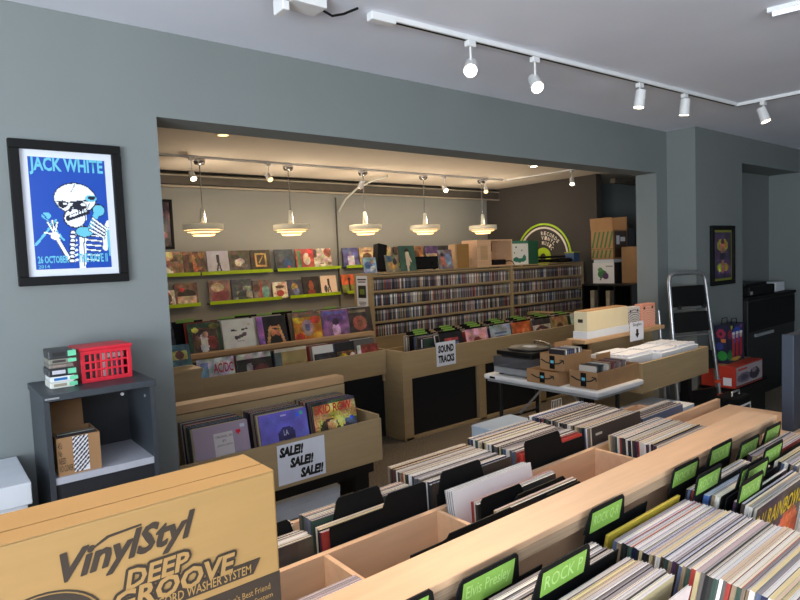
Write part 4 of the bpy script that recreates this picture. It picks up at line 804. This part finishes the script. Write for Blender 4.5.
lowr = [(2.37, A((206,198,190), [('e',.6,.5,.2,.3,(80,60,56)),('r',.2,.1,.8,.2,(60,50,50)),('e',.5,.8,.2,.1,(170,60,60))]), 'white sleeve with red and black shapes on the left lower ledge'), (2.57, A((110,84,74), [('e',.5,.5,.4,.2,(50,40,40)),('r',.1,.1,.9,.4,(180,160,140)),('e',.3,.7,.1,.1,(170,60,50))]), 'reddish sleeve of a car on the left lower ledge'),
        (3.02, A((120,90,84), [('e',.5,.3,.4,.24,(130,60,70)),('e',.4,.7,.3,.2,(170,150,130))]), 'crimson brown sleeve first on the wide lower ledge'), (3.34, blobs(72, PALS[2], 22), 'grey teal sleeve second on the wide lower ledge'), (3.66, A((110,100,96), [('r',.4,0,.5,1,(150,60,56)),('e',.7,.4,.2,.3,(100,150,140)),('e',.2,.6,.2,.2,(80,56,50))]), 'red and teal sleeve third on the wide lower ledge'),
        (3.90, A((214,190,170), [('e',.5,.3,.26,.2,(150,60,50)),('e',.5,.7,.3,.1,(90,60,50))]), 'small cream sleeve with red drawing overhanging the lower ledge'), (4.12, A((60,62,76), [('e',.5,.6,.2,.2,(150,130,70)),('e',.6,.3,.2,.2,(90,100,130))]), 'dark blue gold sleeve on the right lower ledge'), (4.37, A((40,34,34), [('e',.5,.5,.14,.3,(150,80,50)),('r',.3,.1,.7,.3,(120,50,40))]), 'black sleeve with an orange figure on the right lower ledge'),
        (4.64, A((226,196,176), FIG[:4]+[('e',.3,.3,.1,.2,(60,60,66))], 30, .02), 'white sleeve with two dark figures at the right lower ledge'), (5.40, A((196,90,50), [('r',0,0,1,.45,(120,130,60)),('l',.5,.1,.5,.7,.1,(40,30,34)),('e',.5,.75,.08,.08,(40,30,30))]), 'orange and green sleeve with a dark figure, lower ledge')]
for i, (x, (_, a_, lab)) in enumerate(zip([2.33,2.57,3.0,3.3,3.58,3.84,4.07,4.33,4.63, 4.99], lowr)): cov(a_, (60,56,52), lab, x, 7.42-(.013 if i in (1, 5, 7) else 0), 1.102, TW, (.2,.28,.285,.285,.26,.22,.24,.27,.27,.27)[i], t=.01)

# ------------------------------------------------------------------ charcoal wall sign
sg = thing('wall_sign', 'round green and white record shop emblem on the charcoal wall', 'sign', (8.068, 6.27, 1.5))
def ring(r0, r1, a0, a1, mt, name, x=-.012, n=48):
    b = MB()
    for i in range(n):
        t0, t1 = a0+(a1-a0)*i/n, a0+(a1-a0)*(i+1)/n
        b.prism([(x, -r0*math.cos(t0), r0*math.sin(t0)), (x, -r0*math.cos(t1), r0*math.sin(t1)), (x, -r1*math.cos(t1), r1*math.sin(t1)), (x, -r1*math.cos(t0), r1*math.sin(t0))], (.012, 0, 0))
    return b.build(name, mt, sg)
SGG = ink((176,214,30), 'acid_green'); SGW = ink((240,232,216), 'warm_white')
ring(.525, .555, 0, 2*math.pi, SGG, 'outer_ring', n=72); ring(.465, .495, 0, 2*math.pi, SGW, 'inner_ring', n=72); ring(.06, .155, 0, 2*math.pi, SGG, 'hub')
def arc_text(s, r, hgt, a0, a1, par):
    for i, ch in enumerate(s):
        if ch == ' ': continue
        a = a0 + (a1-a0)*(i+.5)/len(s); wd = abs(a1-a0)*r/len(s)*.8
        # angle 90deg = up; larger angle here runs to -Y (right in view)
        n_ = Vector((0, -math.cos(a), math.sin(a))); u_ = Vector((0, -math.sin(a), -math.cos(a)))
        text(ch, SGW, par, Vector((-.013, 0, 0)) + n_*r - u_*wd/2, u_, n_, wd, hgt, bold=.03, name='letter', d=.001)
D = math.radians
arc_text('RECORDS', .36, .06, D(95), D(35), sg); arc_text('VINYL', .285, .06, D(95), D(38), sg); arc_text('MUSIC', .2, .065, D(95), D(30), sg)

# ------------------------------------------------------------------ boxes on the black shelf at the right of the back room
bs = thing('shelf_unit', 'black open shelf unit under the stacked cartons', 'shelf unit', (7.55, 4.6, 0))
MB().box(-.35, .4, -.4, .35, 1.085, 1.11).build('top', DMETAL, bs); MB().box(-.35, .4, -.4, .35, .5, .52).build('shelf', DMETAL, bs); MB().box(.38, .4, -.4, .35, 0, 1.085).build('back_board', CLOTH, bs)
for yy in (-.4, -.16, .08, .33): MB().box(-.35, .38, yy, yy+.02, 0, 1.085).build('upright', DMETAL, bs)
for yy, lab in ((4.80, 'pale folder standing left in the black shelf unit'), (4.56, 'pale folder standing right in the black shelf unit')):
    o = MB().box(0, .25, -.03, .03, 0, .5, 0, lin((150,140,120))).box(-.001, 0, -.025, .025, .2, .4, 0, lin((170,160,140))).build('file_folder', PRT, None, (7.22, yy, .5205)); tag(o, lab, 'folder')
t = thing('printed_box', 'white box with a green and purple picture on the black shelf unit', 'box', (7.56, 4.74, 1.1105))
MB().box(-.16, .16, -.17, .16, 0, .285).build('box', DGREY, t); b = MB(); b.art((-.1608, .16, 0), (0, -.33, 0), (0, 0, .285), paint((222,220,218), [('e',.45,.45,.22,.2,(60,120,70)),('e',.6,.36,.14,.16,(90,60,100)),('e',.35,.66,.12,.1,(90,140,90)),('l',.4,.3,.35,.16,.05,(60,60,60)),('r',.62,.8,.95,.86,(150,150,150))], 34)); b.build('front_print', PRT, t)
MB().box(-.15, .15, -.16, .15, .2855, .33).build('lid', WHITEC, t)
t = thing('cardboard_box', 'open brown carton with green diagonal stripes on top of the white box', 'box', (7.58, 4.75, 1.441))
SG = mat('green_stripe_ink', (66,110,56), .7, noise=.1, scale=30)
MB().box(-.18, .18, -.17, .17, 0, .4).build('carton', CARD, t, bevel=.004)
MB().box(-.006, 0, -.17, .17, 0, .17, M=Matrix.Translation((-.178, 0, .4)) @ Matrix.Rotation(-.12, 4, 'Y')).build('flap', CARD, t); MB().box(.172, .178, -.17, .16, .4, .58).build('flap', CARD, t)
for z0, z1, n_ in ((.16, .38, 5), (.02, .13, 5)):
    for k in range(n_): MB().prism([(-.1806, .165-.065*k, z0), (-.1806, .137-.065*k, z0), (-.1806, .137-.065*k-(z1-z0)*.25, z1), (-.1806, .165-.065*k-(z1-z0)*.25, z1)], (-.0006, 0, 0)).build('stripe', SG, t)
MB().box(-.1814, -.1802, -.168, .168, .142, .147).build('tape_line', INK, t); MB().box(-.14, .16, -.1712, -.17, .02, .38).build('print_panel', ink((70,52,36), 'umber'), t); MB().box(-.1, -.02, -.1718, -.1712, .2, .32).build('shipping_label', PAPER, t); MB().box(.0, .12, -.1718, -.1712, .24, .3).build('shipping_label', PAPER, t)
t = thing('cardboard_box', 'plain tall brown carton standing right of the white printed box', 'box', (7.68, 4.42, 1.1105), .1); MB().box(-.16, .16, -.13, .12, 0, .49).build('carton', CARD, t, bevel=.004); MB().box(-.16, .16, -.03, .04, .4905, .492).build('tape', OAK, t)
boxthing('storage_box', 'dark blue box behind the tall plain carton', 'box', (7.84, 4.66, 1.1105), (.16, .2, .75), NAVYD)

# ------------------------------------------------------------------ folding table and its load
ft = thing('folding_table', 'white topped folding table with black legs in the middle of the shop', 'table', (3.34, 2.48, 0))
MB().box(-.255, .255, -.46, .47, .685, .72).build('tabletop', WHITE, ft, bevel=.012, seg=3); MB().box(-.235, .235, -.44, .45, .668, .6845).build('apron', SILV, ft)
MB().box(-.2558, -.2548, .36, .41, .695, .71).build('badge', BLACK, ft)
for yy in (-.3, .36):
    for xx in (-.2, .2): MB().cyl((xx, yy, .668), (xx, yy, 0), .014, 10).build('leg', DMETAL, ft)
    MB().cyl((-.2, yy, .15), (.2, yy, .15), .01, 8).build('crossbar', DMETAL, ft)
    MB().cyl((0, yy, .4), (0, yy-.25*(1 if yy > 0 else -1), .66), .008, 8).build('brace', SILV, ft); MB().cyl((-.2, yy, .4), (.2, yy, .4), .01, 8).build('crossbar', DMETAL, ft)
tt = thing('turntable', 'grey turntable with a smoked dust cover on the folding table', 'turntable', (3.33, 2.72, .7205))
MB().box(-.2, .2, -.15, .17, .012, .055).build('plinth', SILV, tt, bevel=.006); MB().lathe([(0, .075), (.14, .075), (.145, .07), (.145, .056), (0, .056)], (-.03, 0, 0), 36).build('platter', CHROME, tt)
for xx in (-.16, .16):
    for yy in (-.11, .13): MB().cyl((xx, yy, 0), (xx, yy, .012), .02, 10).build('foot', BLACK, tt)
MB().tube([(.15, .1, .07), (.15, .1, .095), (.13, .0, .095), (.08, -.09, .085)], .006, 8).build('tonearm', CHROME, tt)
GLASS2 = mat('smoked_cover', (170, 170, 176), .1, noise=.02, scale=10); _p = GLASS2.node_tree.nodes['Principled BSDF']; _p.inputs['Transmission Weight'].default_value = .85; _p.inputs['IOR'].default_value = 1.15
b = MB(); b.box(-.2, .2, -.15, -.147, .057, .125); b.box(-.2, .2, .167, .17, .057, .125); b.box(-.2, -.197, -.147, .167, .057, .125); b.box(.197, .2, -.147, .167, .057, .125); b.box(-.2, .2, -.15, .17, .125, .128); b.build('dust_cover', GLASS2, tt)
t2 = thing('turntable', 'black turntable stacked on the grey one', 'turntable', (3.35, 2.72, .849))
MB().box(-.2, .19, -.15, .16, .008, .04).build('plinth', BLACK, t2, bevel=.006); MB().lathe([(0, .056), (.14, .056), (.148, .05), (.148, .041), (0, .041)], (-.03, 0, 0), 36).build('platter', DMETAL, t2); MB().lathe([(0, .0595), (.05, .0595), (.05, .0565)], (-.03, 0, 0), 24).build('record_label', SILV, t2)
MB().tube([(.15, .1, .04), (.15, .1, .07), (.13, .0, .07), (.08, -.09, .065)], .006, 8).build('tonearm', CHROME, t2)
for xx in (-.16, .15):
    for yy in (-.11, .12): MB().cyl((xx, yy, 0), (xx, yy, .008), .02, 10).build('foot', DMETAL, t2)
def carton(label, loc, w_, d_, h_, rz=0, smile=True, flaps=False, mt=CARD):
    t = thing('cardboard_box', label, 'box', loc, rz); th = .004
    b = MB(); b.box(-w_/2, w_/2, -d_/2, -d_/2+th, 0, h_); b.box(-w_/2, w_/2, d_/2-th, d_/2, 0, h_); b.box(-w_/2, -w_/2+th, -d_/2+th, d_/2-th, 0, h_); b.box(w_/2-th, w_/2, -d_/2+th, d_/2-th, 0, h_); b.box(-w_/2+th, w_/2-th, -d_/2+th, d_/2-th, 0, th); b.build('carton', mt, t)
    x = -w_/2-.0008                                                   # printing on the end that faces -X
    if smile:
        MB().box(x, x+.0006, -.02, .02, h_*.1, h_*.9).build('tape', BLACK, t)
        MB().box(x-.0006, x, -.012, .012, h_*.45, h_*.62).build('tape_print', LB, t)
        pts = [(x-.0006, .085, h_*.62), (x-.0006, .045, h_*.46), (x-.0006, 0, h_*.40), (x-.0006, -.05, h_*.46), (x-.0006, -.085, h_*.66)]
        MB().tube(pts, .0042, 6).build('smile_arrow', BINK, t)
        MB().tube([(x-.0006, -.06, h_*.7), (x-.0006, -.088, h_*.68), (x-.0006, -.09, h_*.48)], .0035, 6).build('smile_arrow', BINK, t)
    return t
carton('low brown carton with a printed arrow under the upper carton, beside the turntables', (3.22, 2.42, .7205), .30, .25, .085)
carton('brown carton with a printed arrow stacked on the low carton', (3.25, 2.37, .8075), .28, .19, .105)
c3 = carton('brown carton full of cassettes at the near end of the folding table', (3.36, 2.155, .7205), .46, .2, .105)
MB().box(.06, .22, -.004, 0, .106, .16, M=Matrix.Translation((0, .1, 0))).build('flap', CARD, c3)
for k in range(16):
    o = place(random.choice(CDM), 'cd_case', (3.17+.022*k, 2.1+.008*(k % 3), .727), 0, 0, 'CD case standing in the brown carton at the near table end', 'CD', 'CDs in the near carton'); o.rotation_euler = (0, .12, 0)
for k in range(10):
    o = place(random.choice(CDM), 'cd_case', (3.16+.02*k, 2.31, .8125), 0, 0, 'CD case standing in the carton stacked on the low carton', 'CD', 'CDs in the stacked carton')
c4 = carton('plain open brown carton behind the cartons on the folding table', (3.45, 2.84, .7205), .2, .09, .12, 0, False); c4.location = (3.498, 2.5, .7205)
MB().box(-.1, .1, .045, .049, .12, .22, M=Matrix.Rotation(-.1, 4, 'X')).build('flap', CARD, c4)
MB().tube([(-.1205, .03, .1), (-.1205, .0, .06), (-.1205, .02, .03)], .002, 5).build('marker_line', BINK, c4)

# ------------------------------------------------------------------ boxed-set bin with ledge at the pier
wb = thing('record_bin', 'tan bin of white boxed records with a raised ledge beside the ladder', 'record bin', (4.15, 2.35, 0))
W2 = lambda n, mt, bx, bevel=0: sp(n, mt, bx, wb, (4.15, 2.35), bevel)
W2('front_panel', TAN, [(3.68, 4.63, 2.08, 2.1, .6, .80)], .002); W2('end_panel', TAN, [(4.61, 4.63, 2.1, 2.6, .6, .80)]); W2('end_panel', TAN, [(3.68, 3.7, 2.1, 2.6, .6, .8)])
W2('bin_floor', TAN, [(3.7, 4.61, 2.1, 2.6, .6, .615)]); W2('ledge_panel', TAN, [(3.92, 4.80, 2.62, 2.64, 0, .885)]); W2('ledge', OAK, [(3.72, 4.86, 2.54, 2.7, .885, .915)], .003)
W2('leg', DMETAL, [(3.70, 3.76, 2.5, 2.56, 0, .6)]); W2('leg', DMETAL, [(4.55, 4.61, 2.2, 2.26, 0, .6)])
for i, (x, y, w_, d_, lab) in enumerate([(3.86, 2.34, .3, .3, 'white boxed record set at the left of the tan bin'), (4.17, 2.28, .28, .3, 'white boxed record set in the middle of the tan bin'), (4.46, 2.30, .26, .32, 'white boxed record set at the right of the tan bin')]):
    for k in range(1):
        t = thing('box_set', lab, 'box set', (x, y, .6155), 0, 'white boxed sets')
        MB().box(-w_/2, w_/2, -d_/2, d_/2, 0, .205).build('case', WHITEC, t, bevel=.003)
        for q in range(6): MB().box(-w_/2+.01, w_/2-.01, -d_/2+.02+q*d_/7, -d_/2+.055+q*d_/7, .2055, .222-.002*(q % 3)).build('sleeve_edge', PAPER, t)
tb = thing('storage_tote', 'cream cardboard tote with a hand hole and white base on the ledge', 'box', (4.02, 2.61, .9155))
TOTE = mat('cream_card', (220, 206, 170), .65, noise=.05, scale=10)
MB().box(-.26, .31, -.06, .06, 0, .055).build('base_tray', WHITEC, tb, bevel=.002); MB().box(-.25, .30, -.055, .055, .056, .2).build('body', TOTE, tb, bevel=.002); MB().box(-.253, -.25, -.02, .02, .12, .145).build('hand_hole', INK, tb); MB().box(-.24, .29, -.045, .045, .2005, .206).build('inner_top', CARD, tb)
tb.location.x = 4.02
st = tag(MB().box(0, .2, -.0015, 0, 0, .15).build('singles_sign', PAPER, None, (4.315, 2.5385, .835)), 'white paper sign reading Singles with a down arrow on the ledge', 'sign')
text('Singles', BINK, st, (.04, -.0017, .11), UX, UZ, .13, .03, bold=.01); MB().prism([(.09, -.0016, .09), (.12, -.0016, .09), (.12, -.0016, .055), (.135, -.0016, .055), (.105, -.0016, .02), (.075, -.0016, .055), (.09, -.0016, .055)], (0, -.0008, 0)).build('arrow', BINK, st)
def bag(label, x, y, z, w_, h_, c1, c2, seed):
    t = thing('patterned_box', label, 'box', (x, y, z)); b = MB(); d_ = .06
    b.box(-w_/2, w_/2, -d_/2, d_/2, 0, h_, 0, lin(c1)); ops = []
    for i in range(9): ops += [('o', .5, 0, .12*i+.06, .1*i+.06, .16/(i+1.2), c2)]
    ops += [('e', .2, .82, .07, .07, (60,40,40)), ('e', .8, .82, .07, .07, (60,40,40))]
    b.art((-w_/2, -d_/2-.0006, 0), (w_, 0, 0), (0, 0, h_), paint(c1, ops, 34)); b.build('printed_case', PRT, t); return t
bag('black and white swirl patterned box on the ledge', 4.47, 2.62, .9155, .18, .18, (206,200,196), (50,54,64), 1)
bag('coral and white swirl patterned box at the ledge end', 4.69, 2.62, .9155, .21, .19, (222,150,124), (236,200,180), 2)
# archive cartons below
def archive(label, loc, w_, d_, h_, rz=0):
    t = thing('archive_box', label, 'box', loc, rz); MB().box(-w_/2, w_/2, -d_/2, d_/2, 0, h_-.07).build('body', WHITEC, t, bevel=.003); MB().box(-w_/2-.008, w_/2+.008, -d_/2-.008, d_/2+.008, h_-.07, h_).build('lid', WHITEC, t, bevel=.003)
    MB().box(-.03, .03, -d_/2-.001, -d_/2, h_*.55, h_*.63).build('hand_hole', BLACK, t); return t
archive('white archive box with a hand hole under the boxed record bin, right one', (3.94, 2.12, 0), .40, .3, .47); archive('white archive box with a hand hole beside the folding table, left one of two', (3.50, 1.985, 0), .34, .25, .45)
t = thing('wire_rack', 'white wire rack standing under the far side of the folding table', 'rack', (3.66, 2.78, 0)); b = MB()
for k in range(7): b.cyl((-.03+.02*k, 0, 0), (-.03+.02*k, 0, .45), .003, 6)
b.cyl((-.03, 0, .45), (.09, 0, .45), .004, 6); b.cyl((-.03, 0, .2), (.09, 0, .2), .004, 6); b.build('grid', WHITE, t)
t = thing('archive_box', 'pale grey blue box with a flat lid between the bin and the folding table', 'box', (2.6, 2.3, 0)); MB().box(-.17, .15, -.08, .12, 0, .5).build('body', mat('pale_blue_card', (190,206,220), .6, noise=.04, scale=12), t, bevel=.003); MB().box(-.176, .156, -.086, .126, .5, .585).build('lid', mat('pale_blue_card', (190,206,220)), t, bevel=.003)

# ------------------------------------------------------------------ ladder
ld = thing('step_ladder', 'folded aluminium step ladder leaning in the corner by the pilaster', 'ladder', (5.15, 2.49, 0))
PL, PR = Vector((-.18, .07, 0)), Vector((.18, -.065, 0))
def lerp(s, z, back=0): 
    c = PL.lerp(PR, s); wd = 1 + .22*(1.33-z)/1.33
    mid = (PL+PR)/2; q = mid + (c-mid)*wd; return Vector((q.x-.02*back, q.y - .12*(1.33-z)/1.33 + .05*back, z))
def rail(pts, r=.016): return MB().tube(pts, r, 10)
arc = [lerp(0, .02), lerp(0, .7), lerp(0, 1.27), lerp(.04, 1.315), lerp(.16, 1.335), lerp(.84, 1.335), lerp(.96, 1.315), lerp(1, 1.27), lerp(1, .7), lerp(1, .02)]
rail(arc).build('hoop_rail', ALU, ld)
rail([lerp(-.12, .0, 1), lerp(-.14, 1.03, 1)], .011).build('rear_rail', ALU, ld); rail([lerp(1.12, .0, 1), lerp(1.12, 1.03, 1)], .011).build('rear_rail', ALU, ld)
def tread(z0, z1, name, mt, y=0):
    a, b_, c, d_ = lerp(.05, z0), lerp(.95, z0), lerp(.95, z1), lerp(.05, z1)
    return MB().prism([a, b_, c, d_], (.012, .03, 0)).build(name, mt, ld)
tread(1.05, 1.225, 'tool_tray', BLACK); tread(.83, 1.0, 'step', DMETAL); tread(.5, .66, 'step', DMETAL); tread(.2, .33, 'step', DMETAL)
MB().cyl(lerp(.05, 1.035), lerp(.95, 1.035), .008, 8).build('crossbar', ALU, ld); MB().cyl(lerp(.05, .8), lerp(.95, .8), .008, 8).build('crossbar', ALU, ld)
for s in (.2, .86): MB().cyl(lerp(s, 1.05), lerp(s, 1.05)+Vector((-.02, -.02, 0)), .018, 10).build('caster', BLACK, ld)
for z in (.37, .25): MB().box(-.02, .02, -.02, .02, 0, .03).build('clip', ink((200,70,40), 'clip_orange'), ld, tuple(lerp(1, z)))

# ------------------------------------------------------------------ clutter right of the ladder
t = thing('equipment_cabinet', 'black cabinet in the alcove at the right', 'cabinet', (6.78, 2.68, 0))
MB().box(-.355, .9, -.18, .16, 0, 1.0).build('body', mat('cabinet_black', (20,20,22), .5, noise=.1, scale=20), t, bevel=.006); MB().box(-.36, .92, -.19, .165, 1.0, 1.03).build('top', BLACK, t, bevel=.004); MB().box(-.2, .25, -.2, -.18, .62, .65).build('handle', SILV, t); MB().box(-.34, .89, -.185, -.18, .68, .98).build('drawer', BLACK, t)
t = thing('printer', 'black printer on top of the equipment cabinet', 'printer', (6.85, 2.69, 1.0305)); MB().box(-.3, .35, -.16, .14, 0, .1).build('body', BLACK, t, bevel=.012); MB().box(-.26, .3, -.1, .13, .1005, .13).build('lid', DMETAL, t, bevel=.008); MB().box(-.29, -.24, -.166, -.16, .02, .05).build('button_panel', SILV, t)
t = thing('console_table', 'low dark stand carrying the red box beside the ladder', 'stand', (5.78, 2.3, 0)); MB().box(-.36, .36, -.06, .2, .0, .295).build('body', DMETAL, t, bevel=.004); MB().box(-.37, .37, -.07, .21, .295, .315).build('top', BLACK, t)
t = thing('product_box', 'red box with a photo of headphones printed on its side', 'box', (5.74, 2.35, .3155), .0)
ROR = ink((190,56,40), 'box_red'); MB().box(-.3, .28, -.13, .16, 0, .19).build('carton', ROR, t, bevel=.003)
b = MB(); b.art((-.28, -.1308, .01), (.55, 0, 0), (0, 0, .17), paint((170,160,164), [('e',.3,.4,.26,.26,(110,100,120)),('e',.3,.4,.14,.14,(70,64,80)),('e',.7,.45,.2,.3,(56,50,60)),('e',.68,.62,.1,.12,(140,120,130)),('r',.05,.82,.4,.9,(190,60,50)),('r',0,0,1,.06,(50,44,44))], 34, 20)); b.build('side_print', PRT, t)
MB().box(-.3012, -.3002, -.1, -.03, .02, .09).build('price_label', PAPER, t); MB().box(-.3, .28, -.03, .03, .1905, .1915).build('packing_tape', CARD, t)
t = thing('gift_bag', 'colourful printed gift bag with three red figures beside the ladder', 'bag', (5.72, 2.38, .508))
b = MB(); b.box(-.17, .18, -.05, .06, 0, .34, 0, lin((36,34,60)))
b.art((-.17, -.0506, 0), (.35, 0, 0), (0, 0, .34), paint((30,32,66), [('e',.15,.75,.12,.12,(150,40,60)),('e',.15,.2,.14,.14,(40,130,60)),('e',.55,.7,.3,.22,(40,70,170))]+[q for i in range(3) for q in (('l',.36+.22*i,.58,.36+.22*i,.2,.15,(180,36,44)),('e',.36+.22*i,.68,.075,.06,(210,170,150)),('e',.36+.22*i,.76,.09,.045,(230,226,220)))]+[('e',.5,.08,.3,.05,(190,150,60)),('e',.25,.93,.06,.05,(190,180,60)),('e',.8,.92,.08,.05,(130,60,140))], 40))
b.art((-.1706, .06, 0), (0, -.11, 0), (0, 0, .34), paint((30,32,60), [('e',.5,.78,.36,.12,(150,40,70)),('e',.5,.78,.12,.05,(60,20,40)),('e',.6,.2,.4,.12,(40,140,60)),('e',.4,.45,.3,.1,(50,60,130)),('e',.7,.6,.2,.06,(200,120,60))], 16, 40)); b.build('body', PRT, t)
for s in (-1, 1): MB().tube([(-.06, .005+.04*s, .335), (-.05, .005+.04*s, .39), (.05, .005+.04*s, .39), (.06, .005+.04*s, .335)], .004, 6).build('handle', BLACK, t)
t = thing('small_amplifier', 'small black amplifier with a white trimmed grille at the ladder foot', 'amplifier', (4.78, 1.95, 0)); MB().box(-.12, .12, -.06, .1, 0, .42).build('cabinet', BLACK, t, bevel=.01); b = MB(); frame_bars(b, -.11, .11, .02, .36, -.066, -.06, .012); b.build('trim', WHITE, t); MB().box(-.096, .096, -.064, -.06, .035, .345).build('grille', mat('speckled_grille', (90,90,92), .8, scale=120, rgb2=(20,20,20)), t)
MB().tube([(-.06, 0, .42), (-.06, 0, .45), (.06, 0, .45), (.06, 0, .42)], .008, 8).build('handle', ALU, t)
boxthing('white_carton', 'white carton with a red stripe at the far right edge', 'box', (7.5, 2.68, 1.0305), (.24, .2, .1), WHITEC)

# ------------------------------------------------------------------ printed and fitted details belong to the part they sit on
SUB = {'lettering': ('tab_label', 'print', 'carton', 'top_panel'), 'letter_outline': ('carton',), 'swash': ('carton',), 'banner': ('carton',), 'record_print': ('carton',), 'lower_band': ('carton',),
       'stripe': ('carton',), 'tape_line': ('carton',), 'print_panel': ('carton',), 'zebra_tape': ('carton',), 'marker_line': ('carton',), 'price_label': ('carton',), 'side_print': ('carton',),
       'lens': ('head', 'trim_ring'), 'record_label': ('platter',), 'knob': ('faceplate',), 'hand_hole': ('body',), 
       'tier_ring': ('shade',), 'screw_cap': ('side_panel',), 'button_panel': ('body',), 'inset_panel': ('lid',), 'slot': ('rail',), 'badge': ('tabletop',)}
base = lambda o: o.name.split('.')[0]
for o in list(COL.objects):
    p = o.parent
    if p is None or base(o) not in SUB or p.type != 'EMPTY': continue
    for want in SUB[base(o)]:
        q = [c for c in p.children if base(c) == want and c is not o]
        if q: o.parent = q[0]; break
